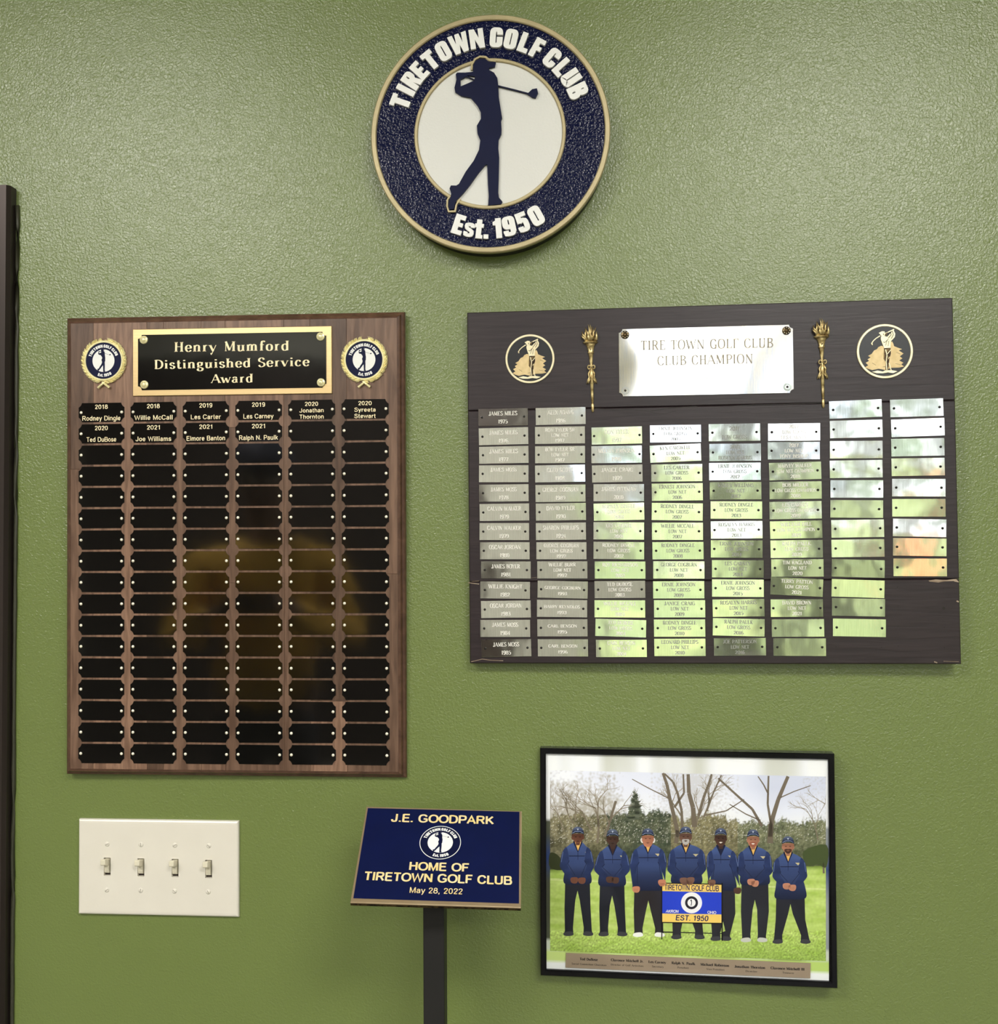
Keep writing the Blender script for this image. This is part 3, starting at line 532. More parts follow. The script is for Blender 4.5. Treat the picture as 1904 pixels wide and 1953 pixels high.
for sx in (-1, 1):
    lf = MB().box(-.535, 0, .005, .535, .045, 2.5).build('door_leaf', M['dark_door'], d2, (sx*.54, 0, 0))
    for z0, z1 in ((.2, .95), (1.1, 2.3)): MB().box(-.4, .045, z0, .4, .055, z1).build('door_panel', M['dark_door'], lf)
b = MB(); b.box(-1.16, 0, 0, -1.085, .06, 2.58); b.box(1.085, 0, 0, 1.16, .06, 2.58); b.box(-1.085, 0, 2.51, 1.085, .06, 2.58); b.build('door_frame', M['dark_door'], d2)
wf = struct(bpy.data.objects.new('window_1', None)); COL.objects.link(wf); wf.location = (0, YS-.06, 0)
b = MB(); t = .045
for x in (WX0+t/2, WX0+.98, WX1-.62, WX1-t/2): b.box(x-t/2, -.03, WZ0, x+t/2, .03, WZ1)
for z in (WZ0+t/2, WZ1-t/2): b.box(WX0, -.03, z-t/2, WX1, .03, z+t/2)
b.build('window_frame', M['bronze_dark'], wf)
# door frame on the left edge of the photograph
dr = struct(bpy.data.objects.new('trim_1', None)); COL.objects.link(dr); dr.location = (jx, 0, 0)
b = MB(); b.prism([(-.0035, .02), (-.0035, -.014), (-.0075, -.02), (-.046, -.02), (-.05, -.014), (-.05, .12), (-.0205, .12), (-.0205, .02)], 0, jtop)
b.build('door_jamb', M['bronze_dark'], dr, label='dark bronze metal jamb')
b = MB(); b.prism([(-1.02, .02), (-1.02, -.014), (-1.016, -.02), (-.974, -.02), (-.97, -.014), (-.97, .12), (-1.0, .12), (-1.0, .02)], 0, jtop)
b.build('door_jamb', M['bronze_dark'], dr)
b = MB(); b.box(-.9695, -.0198, jtop-.05, -.0505, .12, jtop-.0005)
b.build('door_head', M['bronze_dark'], dr)
random.seed(3); b = MB()
zz = 0
pts = []
while zz < jtop: pts.append((-.0005+random.uniform(-.0006, .0006), -.0015, zz)); zz += .03
b.tube(pts, [.0030+random.uniform(-.0004, .0004) for _ in pts], 6)
b.build('caulk_bead', M['caulk'], dr, smooth=True, label='cracked dark and pale caulk line')
dd = struct(bpy.data.objects.new('door_1', None)); COL.objects.link(dd); dd.location = (jx-.51, .06, 0)
MB().box(-.46, -.02, .01, .46, .02, jtop-.05).build('door_leaf', M['bronze_dark'], dd)
b = MB().lathe([(0, -.07), (.02, -.07), (.026, -.055), (.02, -.04), (.01, -.035), (.01, -.02)], 14, .38, 0); b.v = [(x, z, 1.0+y) for x, y, z in b.v]
b.build('door_handle', M['brass'], dd, smooth=True)
struct(MB().prism([(jx+.004, -.012), (jx+.004, 0), (XE, 0), (XE, -.012)], 0, .1).build('baseboard_north', M['bronze_dark']))
for (x, y, sx, sy), nm in zip(LAMPS, ('over the left half of the room, nearer the green wall', 'over the right half of the room, nearer the green wall', 'over the left half of the room, by the window wall', 'over the right half of the room, by the window wall')):
    e = bpy.data.objects.new('ceiling_light', None); COL.objects.link(e); e.location = (x, y, CEIL)
    tag(e, 'white ceiling light '+nm, 'ceiling light', 'ceiling lights of the room')
    b = MB(); a, c = sx/2+.03, sy/2+.03
    b.box(-a, -c, -.03, a, -c+.03, 0); b.box(-a, c-.03, -.03, a, c, 0); b.box(-a, -c+.03, -.03, -a+.03, c-.03, 0); b.box(a-.03, -c+.03, -.03, a, c-.03, 0)
    b.build('light_frame', M['lampmetal'], e)
    MB().box(-sx/2, -sy/2, -.02, sx/2, sy/2, -.01).build('diffuser', M['diffuser'], e)

# ------------------------------------------------------------------ outside, seen only in the reflections
M['grass'] = mat('sunlit_lawn', (.15, .19, .055), .9, vary=(.35, (.30, .33, .10), (1, 1, 1), .12))
M['bark'] = mat('tree_bark', (.10, .085, .07), .9, vary=(6, (.05, .045, .04), (1, 1, .2), .2))
M['leaf'] = mat('tree_leaves', (.07, .13, .03), .7, vary=(1.5, (.16, .22, .05), (1, 1, 1), .2))
b = MB(); nx, ny = 24, 24
for j in range(ny+1):
    for i in range(nx+1):
        y = -5.33-j*j*.12; x = -40+i*80/nx
        b.v.append((x, y, -.12+max(0, (-y-8))*.08+.25*noise.noise(Vector((x*.1, y*.1, 0)))*(j > 3)))
for j in range(ny):
    for i in range(nx): b.f.append((j*(nx+1)+i, j*(nx+1)+i+1, (j+1)*(nx+1)+i+1, (j+1)*(nx+1)+i)[::-1])
tag(b.build('lawn', M['grass'], smooth=True), 'sunlit yellow green lawn outside the window behind the camera', 'lawn')
def tree(x, y, h, r, rt, lab):
    g = -.12+max(0, (-y-8))*.08-.1
    e = bpy.data.objects.new('tree', None); COL.objects.link(e); e.location = (x, y, g)
    tag(e, lab, 'tree', 'trees on the lawn outside')
    MB().tube([(0, 0, -.3), (.05*r, 0, h*.3), (-.04*r, .05, h*.6), (.02, 0, h*.9)], [rt*1.25, rt, rt*.7, rt*.25], 9).build('trunk', M['bark'], e, smooth=True)
    bm = bmesh.new()
    for k in range(16):
        c = Vector((random.uniform(-1, 1)*r*.75, random.uniform(-1, 1)*r*.75, h*.78+random.uniform(-.16, .16)*h)); q = r*random.uniform(.3, .5)
        g_ = bmesh.ops.create_icosphere(bm, subdivisions=2, radius=q, matrix=Matrix.Translation(c))
        for v in g_['verts']: v.co += (v.co-c)*noise.noise(v.co*1.3)*.5
    me = bpy.data.meshes.new('crown'); bm.to_mesh(me); bm.free(); me.materials.append(M['leaf']); put('crown', me, e)
random.seed(11)
for a in ((1.5, -8.6, 13, 1.7, .25, 'thick trunked tree nearest the window'), (2.6, -11.8, 15, 1.3, .17, 'slimmer tree a little right of the nearest tree'), (4.35, -15, 15, 1.8, .26, 'tall tree farthest right of the three near the window'), (1.2, -52, 2.6, 1.6, .2, 'low bushy tree left of the far row middle'),
          (12, -55, 3.4, 2, .2, 'low tree of the far row on the right'), (7, -58, 2.8, 1.8, .2, 'middle tree of the far row'), (19, -60, 4, 2.4, .2, 'farthest right tree of the far row'), (-4, -60, 3, 2, .2, 'tree at the left end of the far row')):
    tree(*a)
M['neon'] = mat('red_glow', (.8, .05, .03), .4, emis=((1, .04, .03), 4))
ne = bpy.data.objects.new('added_red_tube', None); COL.objects.link(ne); ne.location = (1.87, -4.9, .0)  # glowing tube added to give the right silver tags their red reflection
tag(ne, 'red glowing tube added near the window for red reflections in the right name tags', 'lamp')
MB().tube([(0, 0, .95), (.01, 0, 1.3), (0, 0, 1.75)], .022, 10).build('red_tube', M['neon'], ne, smooth=True)
MB().lathe([(0, 0), (.12, 0), (.12, .02), (.015, .03), (.015, .95), (0, .95)], 16).build('lamp_stand', M['post'], ne, smooth=True)

# ------------------------------------------------------------------ round club sign
S = Plane('round_sign', 0, 0, .032, 0, 0, 0, 'large round navy and gold sign with a golfer silhouette, above the plaques', 'sign')
c0 = S.at(933.9, 253.7); S.o = S.o+S.ax*c0.x+S.ay*c0.y; S.e.location = S.o
R0 = ((S.at(1161.5, 253.7)-S.at(706.2, 253.7)).length+(S.at(933.9, 481.2)-S.at(933.9, 26)).length)/4
kk = R0/886
MB().lathe([(0, -.032), (R0*.985, -.032), (R0*.985, -.006), (0, -.006)], 96).build('backer', M['post'], S.e, smooth=False)
MB().ring(0, 0, 846*kk, R0, -.008, 0, 128, .0012).build('rim', M['gold_edge'], S.e, smooth=False)
b = MB(); b.ring(0, 0, 555*kk, 848*kk, -.008, -.003, 128); b.build('navy_field', M['navy_tex'], S.e)
MB().ring(0, 0, 535*kk, 562*kk, -.008, -.0005, 128, .001).build('inner_rim', M['gold_edge'], S.e)
b = MB(); disc(b, 538*kk, -.003, 96); b.build('white_centre', M['white_tex'], S.e)
b = MB(); poly_hole(b, gl(GOLFER, R0), gl(G_HOLE, R0), -.004, .0008)
ribbon(b, gl([(1012,598),(1130,632),(1240,666)], R0), lambda a, c: 8*kk, -.004, .0006)
b.prism(gl(CLUB_HEAD, R0), -.004, .0008); ribbon(b, gl([(780,518),(842,548)], R0), lambda a, c: 7*kk, -.004, .0006)
b.build('golfer_silhouette', M['navy'], S.e)
ol = MB()   # cream outline that follows cap and foot across the ring
ribbon(ol, gl([(818,470),(820,430),(842,392),(880,374),(922,378),(955,405),(998,412)], R0), lambda a, c: 13*kk, -.004, .0004)
ribbon(ol, gl([(650,1410),(634,1432),(630,1480),(642,1520),(690,1520),(700,1470),(728,1428)], R0), lambda a, c: 12*kk, -.004, .0004)
ol.build('silhouette_outline', M['gold_edge'], S.e)
for ch, x, y, rt, s, _ in ring_letters(R0):
    g, adv = heavy(ch, .0055); o = MB(); o.add([((u-adv/2)*s, v*s, z) for u, v, z in g.v], g.f)
    o.build('letter', M['white'], S.e, (x, y, -.0045), (0, 0, rt))

# ------------------------------------------------------------------ walnut award plaque
A = Plane('award_plaque', -.4885, -.0015, .0225, 1.0, .82, -.11, 'walnut award plaque covered in small black name tags', 'plaque')
W2, H2 = .4813/2, .642/2; T = .018
# moulded edge: rings from outer back to the flat front face
def rect_rings(prof, w, h):
    b = MB()
    for ins, z in prof: b.v += [(-w+ins, -h+ins, z), (w-ins, -h+ins, z), (w-ins, h-ins, z), (-w+ins, h-ins, z)]
    for r in range(len(prof)-1):
        for i in range(4): j = (i+1) % 4; b.f.append((r*4+i, r*4+j, r*4+4+j, r*4+4+i))
    return b
prof = [(.0015, -T), (0, -T+.001), (0, -.010), (.0012, -.0078), (.0032, -.0066), (.0045, -.0060), (.0048, -.0035), (.0062, -.0015), (.0085, -.0004), (.0095, 0)]
b = rect_rings(prof, W2, H2); b.f.append((3, 2, 1, 0)); k = len(prof)*4-4
b.v += [(-W2+.0095, -H2+.0095, -.004), (W2-.0095, -H2+.0095, -.004), (W2-.0095, H2-.0095, -.004), (-W2+.0095, H2-.0095, -.004)]
for i in range(4): j = (i+1) % 4; b.f.append((k+i, k+j, k+4+j, k+4+i))
b.f.append((k+4, k+5, k+6, k+7))
b.build('moulded_board', M['walnut_edge'], A.e)
xs = [A.at(q, 1040).x for q in (178, 280, 312, 384, 430, 542, 592, 662)]; xs = [-W2+.0095]+xs+[W2-.0095]
random.seed(5)
for i in range(len(xs)-1):
    x0, x1 = xs[i]+.00012, xs[i+1]-.00012
    cuts = [-H2+.0095]+sorted(random.uniform(-H2+.1, H2-.1) for _ in range(random.choice((0, 1, 1, 2))))+[H2-.0095]
    for j in range(len(cuts)-1):
        hw, hh = (x1-x0)/2, (cuts[j+1]-cuts[j])/2-.0001
        MB().prism([(-hw, -hh), (hw, -hh), (hw, hh), (-hw, hh)], -.004, 0, .0002, .0002).build('stave', M['walnut'], A.e, ((x0+x1)/2, (cuts[j]+cuts[j+1])/2, 0))
# header
def corner_notched(w, h, r, ox=0, oy=0, n=5):
    """rectangle (half sizes w, h) whose corners are cut by circles centred (ox, oy) outside each corner"""
    pts = []
    for sx, sy, q in ((1, 1, 0), (-1, 1, 1), (-1, -1, 2), (1, -1, 3)):
        cx, cy = sx*(w+ox), sy*(h+oy)
        ex = cx-sx*math.sqrt(max(0, r*r-oy*oy)); ey = cy-sy*math.sqrt(max(0, r*r-ox*ox))
        a0 = math.atan2(sy*h-cy, ex-cx); a1 = math.atan2(ey-cy, sx*w-cx)
        while a1-a0 > math.pi: a1 -= 2*math.pi
        while a1-a0 < -math.pi: a1 += 2*math.pi
        arc = [(cx+r*math.cos(a0+(a1-a0)*i/n), cy+r*math.sin(a0+(a1-a0)*i/n)) for i in range(n+1)]
        pts += arc if q % 2 else arc[::-1]
    return pts
q = [A.at(*p, .002) for p in ((253, 628), (632.3, 621.7), (634.4, 750.5), (253.7, 755.4))]
cx = sum(p.x for p in q)/4; cy = sum(p.y for p in q)/4; hw = (q[1].x-q[0].x+q[2].x-q[3].x)/4; hh = (q[0].y-q[3].y+q[1].y-q[2].y)/4
b = MB(); b.prism([(-hw, -hh), (hw, -hh), (hw, hh), (-hw, hh)], 0, .0022, .0006, .0006)
hp = b.build('header_plate', M['brass'], A.e, (cx, cy, 0), label='brushed brass title plate')
s = .00077
b = MB(); b.prism(corner_notched(hw-10*s, hh-10.5*s, 7*s), .0022, .003, .0002, .0002); b.build('black_insert', M['black_plate'], hp)
for px, py in ((274, 648), (611.3, 641.7), (274.8, 733.5), (612.3, 729.3)):
    p = A.at(px, py, .004)
    b = MB().lathe([(.0058, .003), (.0058, .0038), (.0052, .0046), (.0035, .0042), (.003, .0052), (.0018, .0058), (0, .006)], 18)
    b.build('rosette_screw', M['gold'], hp, (p.x-cx, p.y-cy, 0), smooth=True)
b = MB()
for txt, x0, x1, y0, y1, hpx in (('Henry Mumford', 605, 1225, 230, 222, 52), ('Distinguished Service', 497, 1338, 323, 306, 48), ('Award', 802, 1030, 399, 395, 46)):
    g = px_text(A, serif_text(txt, .17, .055, .045, .12), (120+x0/2.842, 590+y0/2.842), (120+x1/2.842, 590+y1/2.842), hpx/2.842, .0033, cap=1)
    b.add([(x-cx, y-cy, z) for x, y, z in g.v], g.f)
b.build('lettering', M['gold_text'], hp)
# wreath medallions
def wreath(px, py, seed):
    random.seed(seed); p = A.at(px, py, .005); Rn = .0262
    e = bpy.data.objects.new('medallion', None); COL.objects.link(e); e.parent = A.e; e.location = (p.x, p.y, 0)
    b = MB(); b.ring(0, 0, Rn-.001, Rn+.0022, 0, .0036, 48, .0008)
    for side in (1, -1):
        for i in range(17):
            for lay in (0, 1):
                a = R(8+i*10+lay*5+random.uniform(-2, 2)); rr_ = Rn+.0012+lay*.0028
                L = .0088-(.0015 if i < 3 else 0); w_ = .0027; ang = math.pi/2-side*a
                # leaf points along the ring upwards and slightly outwards
                d = ang+side*(math.pi/2)-side*R(28 if lay else 8)
                ux, uy = math.cos(d), math.sin(d); c = (rr_*math.cos(ang), rr_*math.sin(ang))
                if (-90-math.degrees(ang)) % 360 < 8: continue
                v = []
                for t, wv, z in ((-.5, 0, .001), (-.15, .8, .0022), (.2, .75, .0026), (.5, 0, .0022)):
                    v.append((c[0]+ux*L*t-uy*w_*wv, c[1]+uy*L*t+ux*w_*wv, z-.0009)); v.append((c[0]+ux*L*t, c[1]+uy*L*t, z+.0014)); v.append((c[0]+ux*L*t+uy*w_*wv, c[1]+uy*L*t-ux*w_*wv, z-.0009))
                b.add(v, [(k*3+j, k*3+3+j, k*3+4+j, k*3+1+j)[::-1] for k in range(3) for j in range(2)])
    for sx in (1, -1):
        b.tube([(-sx*.002, -Rn-.0035, .003), (sx*.003, -Rn-.0075, .003), (sx*.0082, -Rn-.0115, .0022)], [.0012, .0016, .0019], 6)
    b.build('wreath', M['gold'], e)
    emblem(e, Rn-.0004, .0030)
wreath(196.3, 687.5, 1); wreath(694, 685.5, 2)
# name tags: uniform grid between the four corner pins that were measured
gq = [A.at(*p, .001) for p in ((154.8, 867.9), (736.5, 861.5), (739.9, 1441), (154.1, 1437))]
def gp(u, v):   # u 0..1 across, v in rows (row 2 .. 16)
    t = (v-2)/14; return (gq[0]*(1-u)+gq[1]*u)*(1-t)+(gq[3]*(1-u)+gq[2]*u)*t
wtot = (gq[1]-gq[0]).length; s = wtot/582.0
tagw, tagh, pind, pitch = 88.6*s, 36.0*s, 78.6*s, (wtot-78.6*s)/5
b = MB(); b.prism(corner_notched(tagw/2, tagh/2, 12.2*s, 5.6*s, 2.4*s), 0, .0009, .00012, .00012)
b.build('name_tag', M['black_plate'], A.e); plate_me = bpy.data.objects['name_tag'].data; first = bpy.data.objects['name_tag']
b = MB().lathe([(.0021, .0009), (.0021, .0013), (.0015, .0019), (0, .0021)], 10)
pin0 = b.build('brass_pin', M['pin'], first, (-pind/2, 0, 0), smooth=True)
NAMES = {(0,0):('2018','Rodney Dingle'),(1,0):('2018','Willie McCall'),(2,0):('2019','Les Carter'),(3,0):('2019','Les Carney'),(4,0):('2020','Jonathan','Thornton'),(5,0):('2020','Syreeta','Stewart'),
         (0,1):('2020','Ted DuBose'),(1,1):('2021','Joe Williams'),(2,1):('2021','Elmore Banton'),(3,1):('2021','Ralph N. Paulk')}
random.seed(21)
for r in range(17):
    for c in range(6):
        p = gp(0, r); q2 = gp(1, r); d = (q2-p).normalized(); p = p+d*(pind/2+c*pitch)
        if r == 0 and c == 0: o = first; o.location = (p.x, p.y, 0)
        else: o = put('name_tag', plate_me, A.e, (p.x, p.y, 0))
        o.rotation_euler = (R(random.uniform(-.25, .25)), R(random.uniform(-.25, .25)), R(random.uniform(-.35, .35)))
        if (r or c): put('brass_pin', pin0.data, o, (-pind/2, 0, 0))
        put('brass_pin', pin0.data, o, (pind/2, 0, 0))
        if (c, r) in NAMES:
            ls = NAMES[(c, r)]; b = MB(); ys = [(10.5, 8.0), (-11, 8.6)] if len(ls) == 2 else [(10.5, 7.4), (-1.5, 7.6), (-13.2, 7.6)]
            for t_, (yc, hh_) in zip(ls, ys):
                g = sans_text(t_, .15, .06); wpx = min(74, len(t_)*5.75 if len(t_) > 4 else 25)
                f_ = fit(g, -wpx/2*s, wpx/2*s, (yc-hh_/2)*s, (yc+hh_/2)*s, .0010, cap=1); b.add(f_.v, f_.f)
            b.build('lettering', M['gold_text'], o)

# ------------------------------------------------------------------ dark club champion board
B = Plane('champion_board', .162, .0767, .0225, -.77, -.22, .20, 'large dark wooden board with silver name tags and two gold torches', 'plaque')
W2, H2 = .6432/2, .4801/2
ysp = [H2, B.at(1100, 779).y, B.at(1100, 1108.5).y, -H2]
for i in range(3):
    y1, y0 = ysp[i], ysp[i+1]; hh = (y1-y0)/2-.00025
    MB().prism([(-W2, -hh), (W2, -hh), (W2, hh), (-W2, hh)], -.018, 0, .0012, .0012).build('plank', M['dark_wood'], B.e, (0, (y0+y1)/2, 0))
# splits and chips
b = MB(); random.seed(9)
def crack(pts, w, z=.00015):
    ribbon(b, [B.at(*p) for p in pts], lambda a, c: w, z, None)
crack([(1136,779),(1170,782),(1200,781),(1240,784),(1285,778),(1330,775)], .0009); crack([(1240,786),(1262,790),(1290,784)], .0005)
crack([(1390,775),(1440,772),(1500,771),(1550,769),(1580,768)], .0007); crack([(893,941),(910,941)], .0004); crack([(1010,940),(1100,938)], .0003)
b.build('split', M['nail'], B.e)
b = MB()
b.add([(*B.at(x, y), .0004) for x, y in ((1771,1107),(1785,1105),(1797,1106),(1806,1106),(1824,1104),(1828,1109),(1818,1108),(1800,1109),(1790,1111),(1773,1109))], [(0, 1, 8, 9), (1, 2, 7, 8), (2, 3, 6, 7), (3, 4, 5, 6)])
crack([(893,1111),(899,1112),(914,1114)], .0010, .0003); crack([(900,1109),(914,1108)], .0005, .0003); crack([(899,1262),(920,1257),(935,1259),(960,1260)], .0008, .0004); crack([(1005,1103),(1025,1101)], .0003, .0003)
crack([(1820,1108),(1829,1110)], .0012, .0004); crack([(1825,1146),(1829,1148)], .0018, .0003); crack([(1782,1262),(1788,1264)], .0014, .0003); crack([(1800,1261),(1829,1262)], .0005, .0004)
b.build('chipped_edge', M['raw_wood'], B.e, label='pale chipped bare wood')
b = MB()
for px, py in ((1712,1120),(1800,1122),(1713.5,1155.5),(1713,1194.5),(1801.5,1196.5),(1714,1232),(1801.5,1235),(1595,1233.5),(1681.5,1234.5)):
    p = B.at(px, py); disc(b, .0007, .0002, 8, p.x, p.y)
p = B.at(1800.5, 1160); disc(b, .0020, .0002, 12, p.x, p.y)
b.build('nail_hole', M['nail'], B.e, kind='stuff')
# header plate
q = [B.at(*p, .001) for p in ((1180, 628), (1512.5, 619.3), (1514.7, 748.5), (1181.5, 757.5))]
cx = sum(p.x for p in q)/4; cy = sum(p.y for p in q)/4; hw = (q[1].x-q[0].x+q[2].x-q[3].x)/4; hh = (q[0].y-q[3].y+q[1].y-q[2].y)/4
rz = math.atan2(q[1].y-q[0].y, q[1].x-q[0].x); px1 = .0007
b = MB(); o_ = corner_notched(hw, hh, 7*px1)
n_ = 40
b.prism(o_, 0, .0012, .0003, .0003)
hp = b.build('header_plate', M['silver_big'], B.e, (cx, cy, .0006), (R(.5), 0, rz), label='silver engraved title plate')
def to_hp(p): d = Vector((p.x-cx, p.y-cy)); c, s_ = math.cos(-rz), math.sin(-rz); return Vector((d.x*c-d.y*s_, d.x*s_+d.y*c))
for i, (px, py) in enumerate(((1192.3, 639), (1500, 631), (1193, 745), (1502, 738))):
    p = to_hp(B.at(px, py, .001))
    if i < 2:
        hd = MB().lathe([(.0056, .0012), (.0056, .0022), (.0048, .0030), (.0034, .0026), (.0028, .0034), (0, .0038)], 20).build('rosette_screw', M['screw_dark'], hp, (p.x, p.y, 0), smooth=True)
        bb = MB()
        for k in range(8): a = k*math.pi/4; bb.lathe([(.0008, .0026), (.0006, .0034), (0, .0036)], 6, .0040*math.cos(a), .0040*math.sin(a))
        bb.build('rosette_beads', M['pin'], hp, (p.x, p.y, 0), smooth=True)
    else:
        MB().ring(0, 0, .0032, .0052, .0012, .0016, 24, .0002).build('screw_mark', M['silver'], hp, (p.x, p.y, 0)); bb = MB(); disc(bb, .0016, .0014, 12); bb.build('screw_hole', M['nail'], hp, (p.x, p.y, 0))
b = MB()
for txt, x0, x1, y0, y1, hpx in (('TIRE TOWN GOLF CLUB', 280, 1615, 305, 278, 92), ('CLUB CHAMPION', 445, 1405, 460, 438, 92)):
    g = px_text(B, serif_text(txt, .13, .06, .05, .09), (1170+x0/5.289, 610+y0/5.289), (1170+x1/5.289, 610+y1/5.289), hpx/5.289, .0015, cap=1)
    b.add([(*to_hp(Vector((x, y))), z-.00015) for x, y, z in g.v], g.f)
fl = [(1330,721),(1334,723.5),(1340,723),(1345,720.5),(1349,722),(1356,722.5),(1364,719),(1370,718.5),(1373,721),(1370,723)]
b2 = MB(); ribbon(b2, catmull([to_hp(B.at(*p)) for p in fl]), lambda a, c: .0005, .00135, None); b.add(b2.v, b2.f)
b.build('lettering', M['engrave_dark'], hp)
# medallions
GZ = 9.067
TREE = [(290,925),(340,895),(300,855),(355,825),(330,800),(380,770),(340,745),(395,715),(435,660),(480,640),(500,610),(545,588),(600,600),(640,560),(690,545),(715,520),(735,560),(745,600),(800,625),(868,650),(815,670),(890,722),(830,765),(872,800),(820,830),(885,870),(850,895),(892,930),(820,945),(700,945),(600,978),(500,955),(400,975),(330,950)]
SHIRT = [(540,480),(545,440),(590,432),(640,448),(690,395),(738,340),(765,400),(757,455),(725,490),(700,515),(690,560),(685,625),(590,628),(560,550)]
HEAD = [(510,382),(560,356),(600,360),(606,400),(600,440),(548,432),(530,402)]
LEGS = [(588,626),(692,626),(692,720),(668,800),(655,900),(640,1000),(600,1000),(612,850),(578,800),(584,700)]
GROUND = [(395,1005),(480,985),(560,1003),(600,985),(700,985),(790,1005),(720,1032),(640,1020),(560,1032),(470,1028)]
def golf_medal(px, py, sc_):
    p = B.at(px, py, .001); k = .110*.000698*sc_
    e = bpy.data.objects.new('medallion', None); COL.objects.link(e); e.parent = B.e; e.location = (p.x, p.y, 0)
    G = lambda pts: [((x-600)*k, -(y-677)*k) for x, y in pts]
    MB().lathe([(0, 0), (425*k, 0), (425*k, .0012), (0, .0012)], 64).build('black_disc', M['black'], e)
    MB().ring(0, 0, 398*k, 437*k, 0, .0022, 72, .0005).build('rim', M['medal_rim'], e)
    b = MB(); b.prism(G(TREE), .0012, .0016); b.build('tree_relief', M['medal_gold'], e)
    b = MB(); b.prism(G(LEGS), .0012, .0020)
    for s_ in ([(655,360),(640,410),(612,430),(610,395)], ): b.prism(G(s_), .0012, .0026)
    b.build('trousers_relief', M['screw_dark'], e)
    b = MB(); b.prism(G(SHIRT), .0012, .0024); b.prism(G(HEAD), .0012, .0024); b.prism(G(GROUND), .0012, .0022)
    for pts, w_ in (([(748,332),(600,398)], 16), ([(530,428),(470,465),(425,505),(398,545),(400,568)], 14), ([(400,560),(412,560)], 26), ([(610,650),(630,740),(615,850),(622,980)], 14), ([(640,720),(690,660)], 10), ([(650,800),(672,770)], 8), ([(660,870),(690,990)], 14)):
        ribbon(b, G(pts), lambda a, c: w_*k, .0012, .0026)
    b.build('golfer_relief', M['medal_rim'], e)
    b = MB()
    for pts, w_ in (([(690,350),(700,420),(655,470)], 10), ([(722,360),(735,420),(700,480)], 9), ([(620,420),(680,378)], 8), ([(660,480),(600,540),(575,528)], 9), ([(640,500),(610,590)], 7), ([(665,510),(650,600)], 7), ([(578,395),(585,420)], 10), ([(688,355),(640,400)], 12)):
        ribbon(b, G(pts), lambda a, c: w_*k, .00255, None)
    for c_ in ([(560,930),(600,925),(620,940)], [(400,860),(460,900)], [(780,700),(840,730)], [(760,880),(840,900)]): ribbon(b, G(c_), lambda a, c: 5*k, .0017, None)
    b.build('engraved_lines', M['nail'], e)
golf_medal(1011, 684.5, 1.0); golf_medal(1687.8, 670, 1.075)
# torches
def torch(px_top, px_bot, sc_):
    p = B.at(*px_top, .003); q_ = B.at(*px_bot, .003); L = (p-q_).length; k = L/1520.0
    e = bpy.data.objects.new('torch', None); COL.objects.link(e); e.parent = B.e; e.location = (p.x, p.y, 0)
    e.rotation_euler = (0, 0, math.atan2(q_.x-p.x, p.y-q_.y)+R(1.6) if False else math.atan2(q_.x-p.x, p.y-q_.y))
    Y = lambda y: -(y-70)*k
    prof = [(0,1590),(12,1585),(20,1570),(26,1545),(26,1450),(16,1440),(14,1428),(22,1415),(24,1300),(28,1110),(34,1100),(30,1060),(40,1010),(44,960),(34,930),(30,880),(38,850),(20,830),(26,800),(24,770),(36,620),(46,575),(58,570),(56,555),(46,545),(68,450),(84,430),(78,420),(112,405),(130,388),(128,378),(105,372),(92,360),(0,358)]
    b = MB(); b.lathe([(r*k, Y(y)) for r, y in prof], 14, axis='y'); b.v = [(x, y, z*.62+.0012) for x, y, z in b.v]
    b.build('shaft', M['antique'], e, smooth=True)
    b = MB(); random.seed(4)
    for x0, h_, x1, r_ in ((-75,190,-135,26),(-60,250,-95,24),(-45,235,-50,22),(-15,300,-28,24),(10,300,2,26),(30,255,55,22),(52,250,92,24),(75,185,130,26),(-88,120,-140,20),(88,130,120,20),(0,200,20,30),(-30,160,-20,28),(35,170,60,26)):
        pts = []; rad = []
        for i in range(6):
            t_ = i/5; pts.append(((x0+(x1-x0)*t_+14*math.sin(t_*6+x0))*k, Y(375-h_*t_), (.0035+.002*math.sin(t_*3)+(.0012 if abs(x0) < 40 else 0)))); rad.append(r_*k*(.55+1.2*t_*(1-t_)*2)*(1-t_)**.6+.0001)
        b.tube(pts, rad, 6)
    b.build('flames', M['antique'], e, smooth=True)
    b = MB()
    for sx in (-1, 1):
        c = [(sx*(18+44*(.5-.5*math.cos(a)))*k, Y(820)+34*math.sin(a)*k, .0042) for a in [i*math.pi*2/9 for i in range(10)]]; b.tube(c, 11*k, 6)
        b.tube([(sx*14*k, Y(850), .003), (sx*52*k, Y(930), .003), (sx*40*k, Y(990), .003), (sx*62*k, Y(1040), .003), (sx*88*k, Y(1100), .002)], [12*k, 18*k, 15*k, 18*k, 6*k], 6)
        b.tube([(sx*20*k, Y(1000), .003), (sx*52*k, Y(1060), .0035), (sx*56*k, Y(1100), .003)], [14*k, 16*k, 5*k], 6)
    b.build('ribbon_bow', M['antique'], e, smooth=True)
    b = MB(); bb = b.lathe([(10*k, 0), (9*k, .0008), (0, .001)], 8); b.v = [(x, y+Y(515), z+.0048) for x, y, z in b.v]; b.build('nail', M['nail'], e)
torch((1125.3, 617.7), (1131, 786), 1); torch((1566.5, 606), (1571.5, 778), 1)
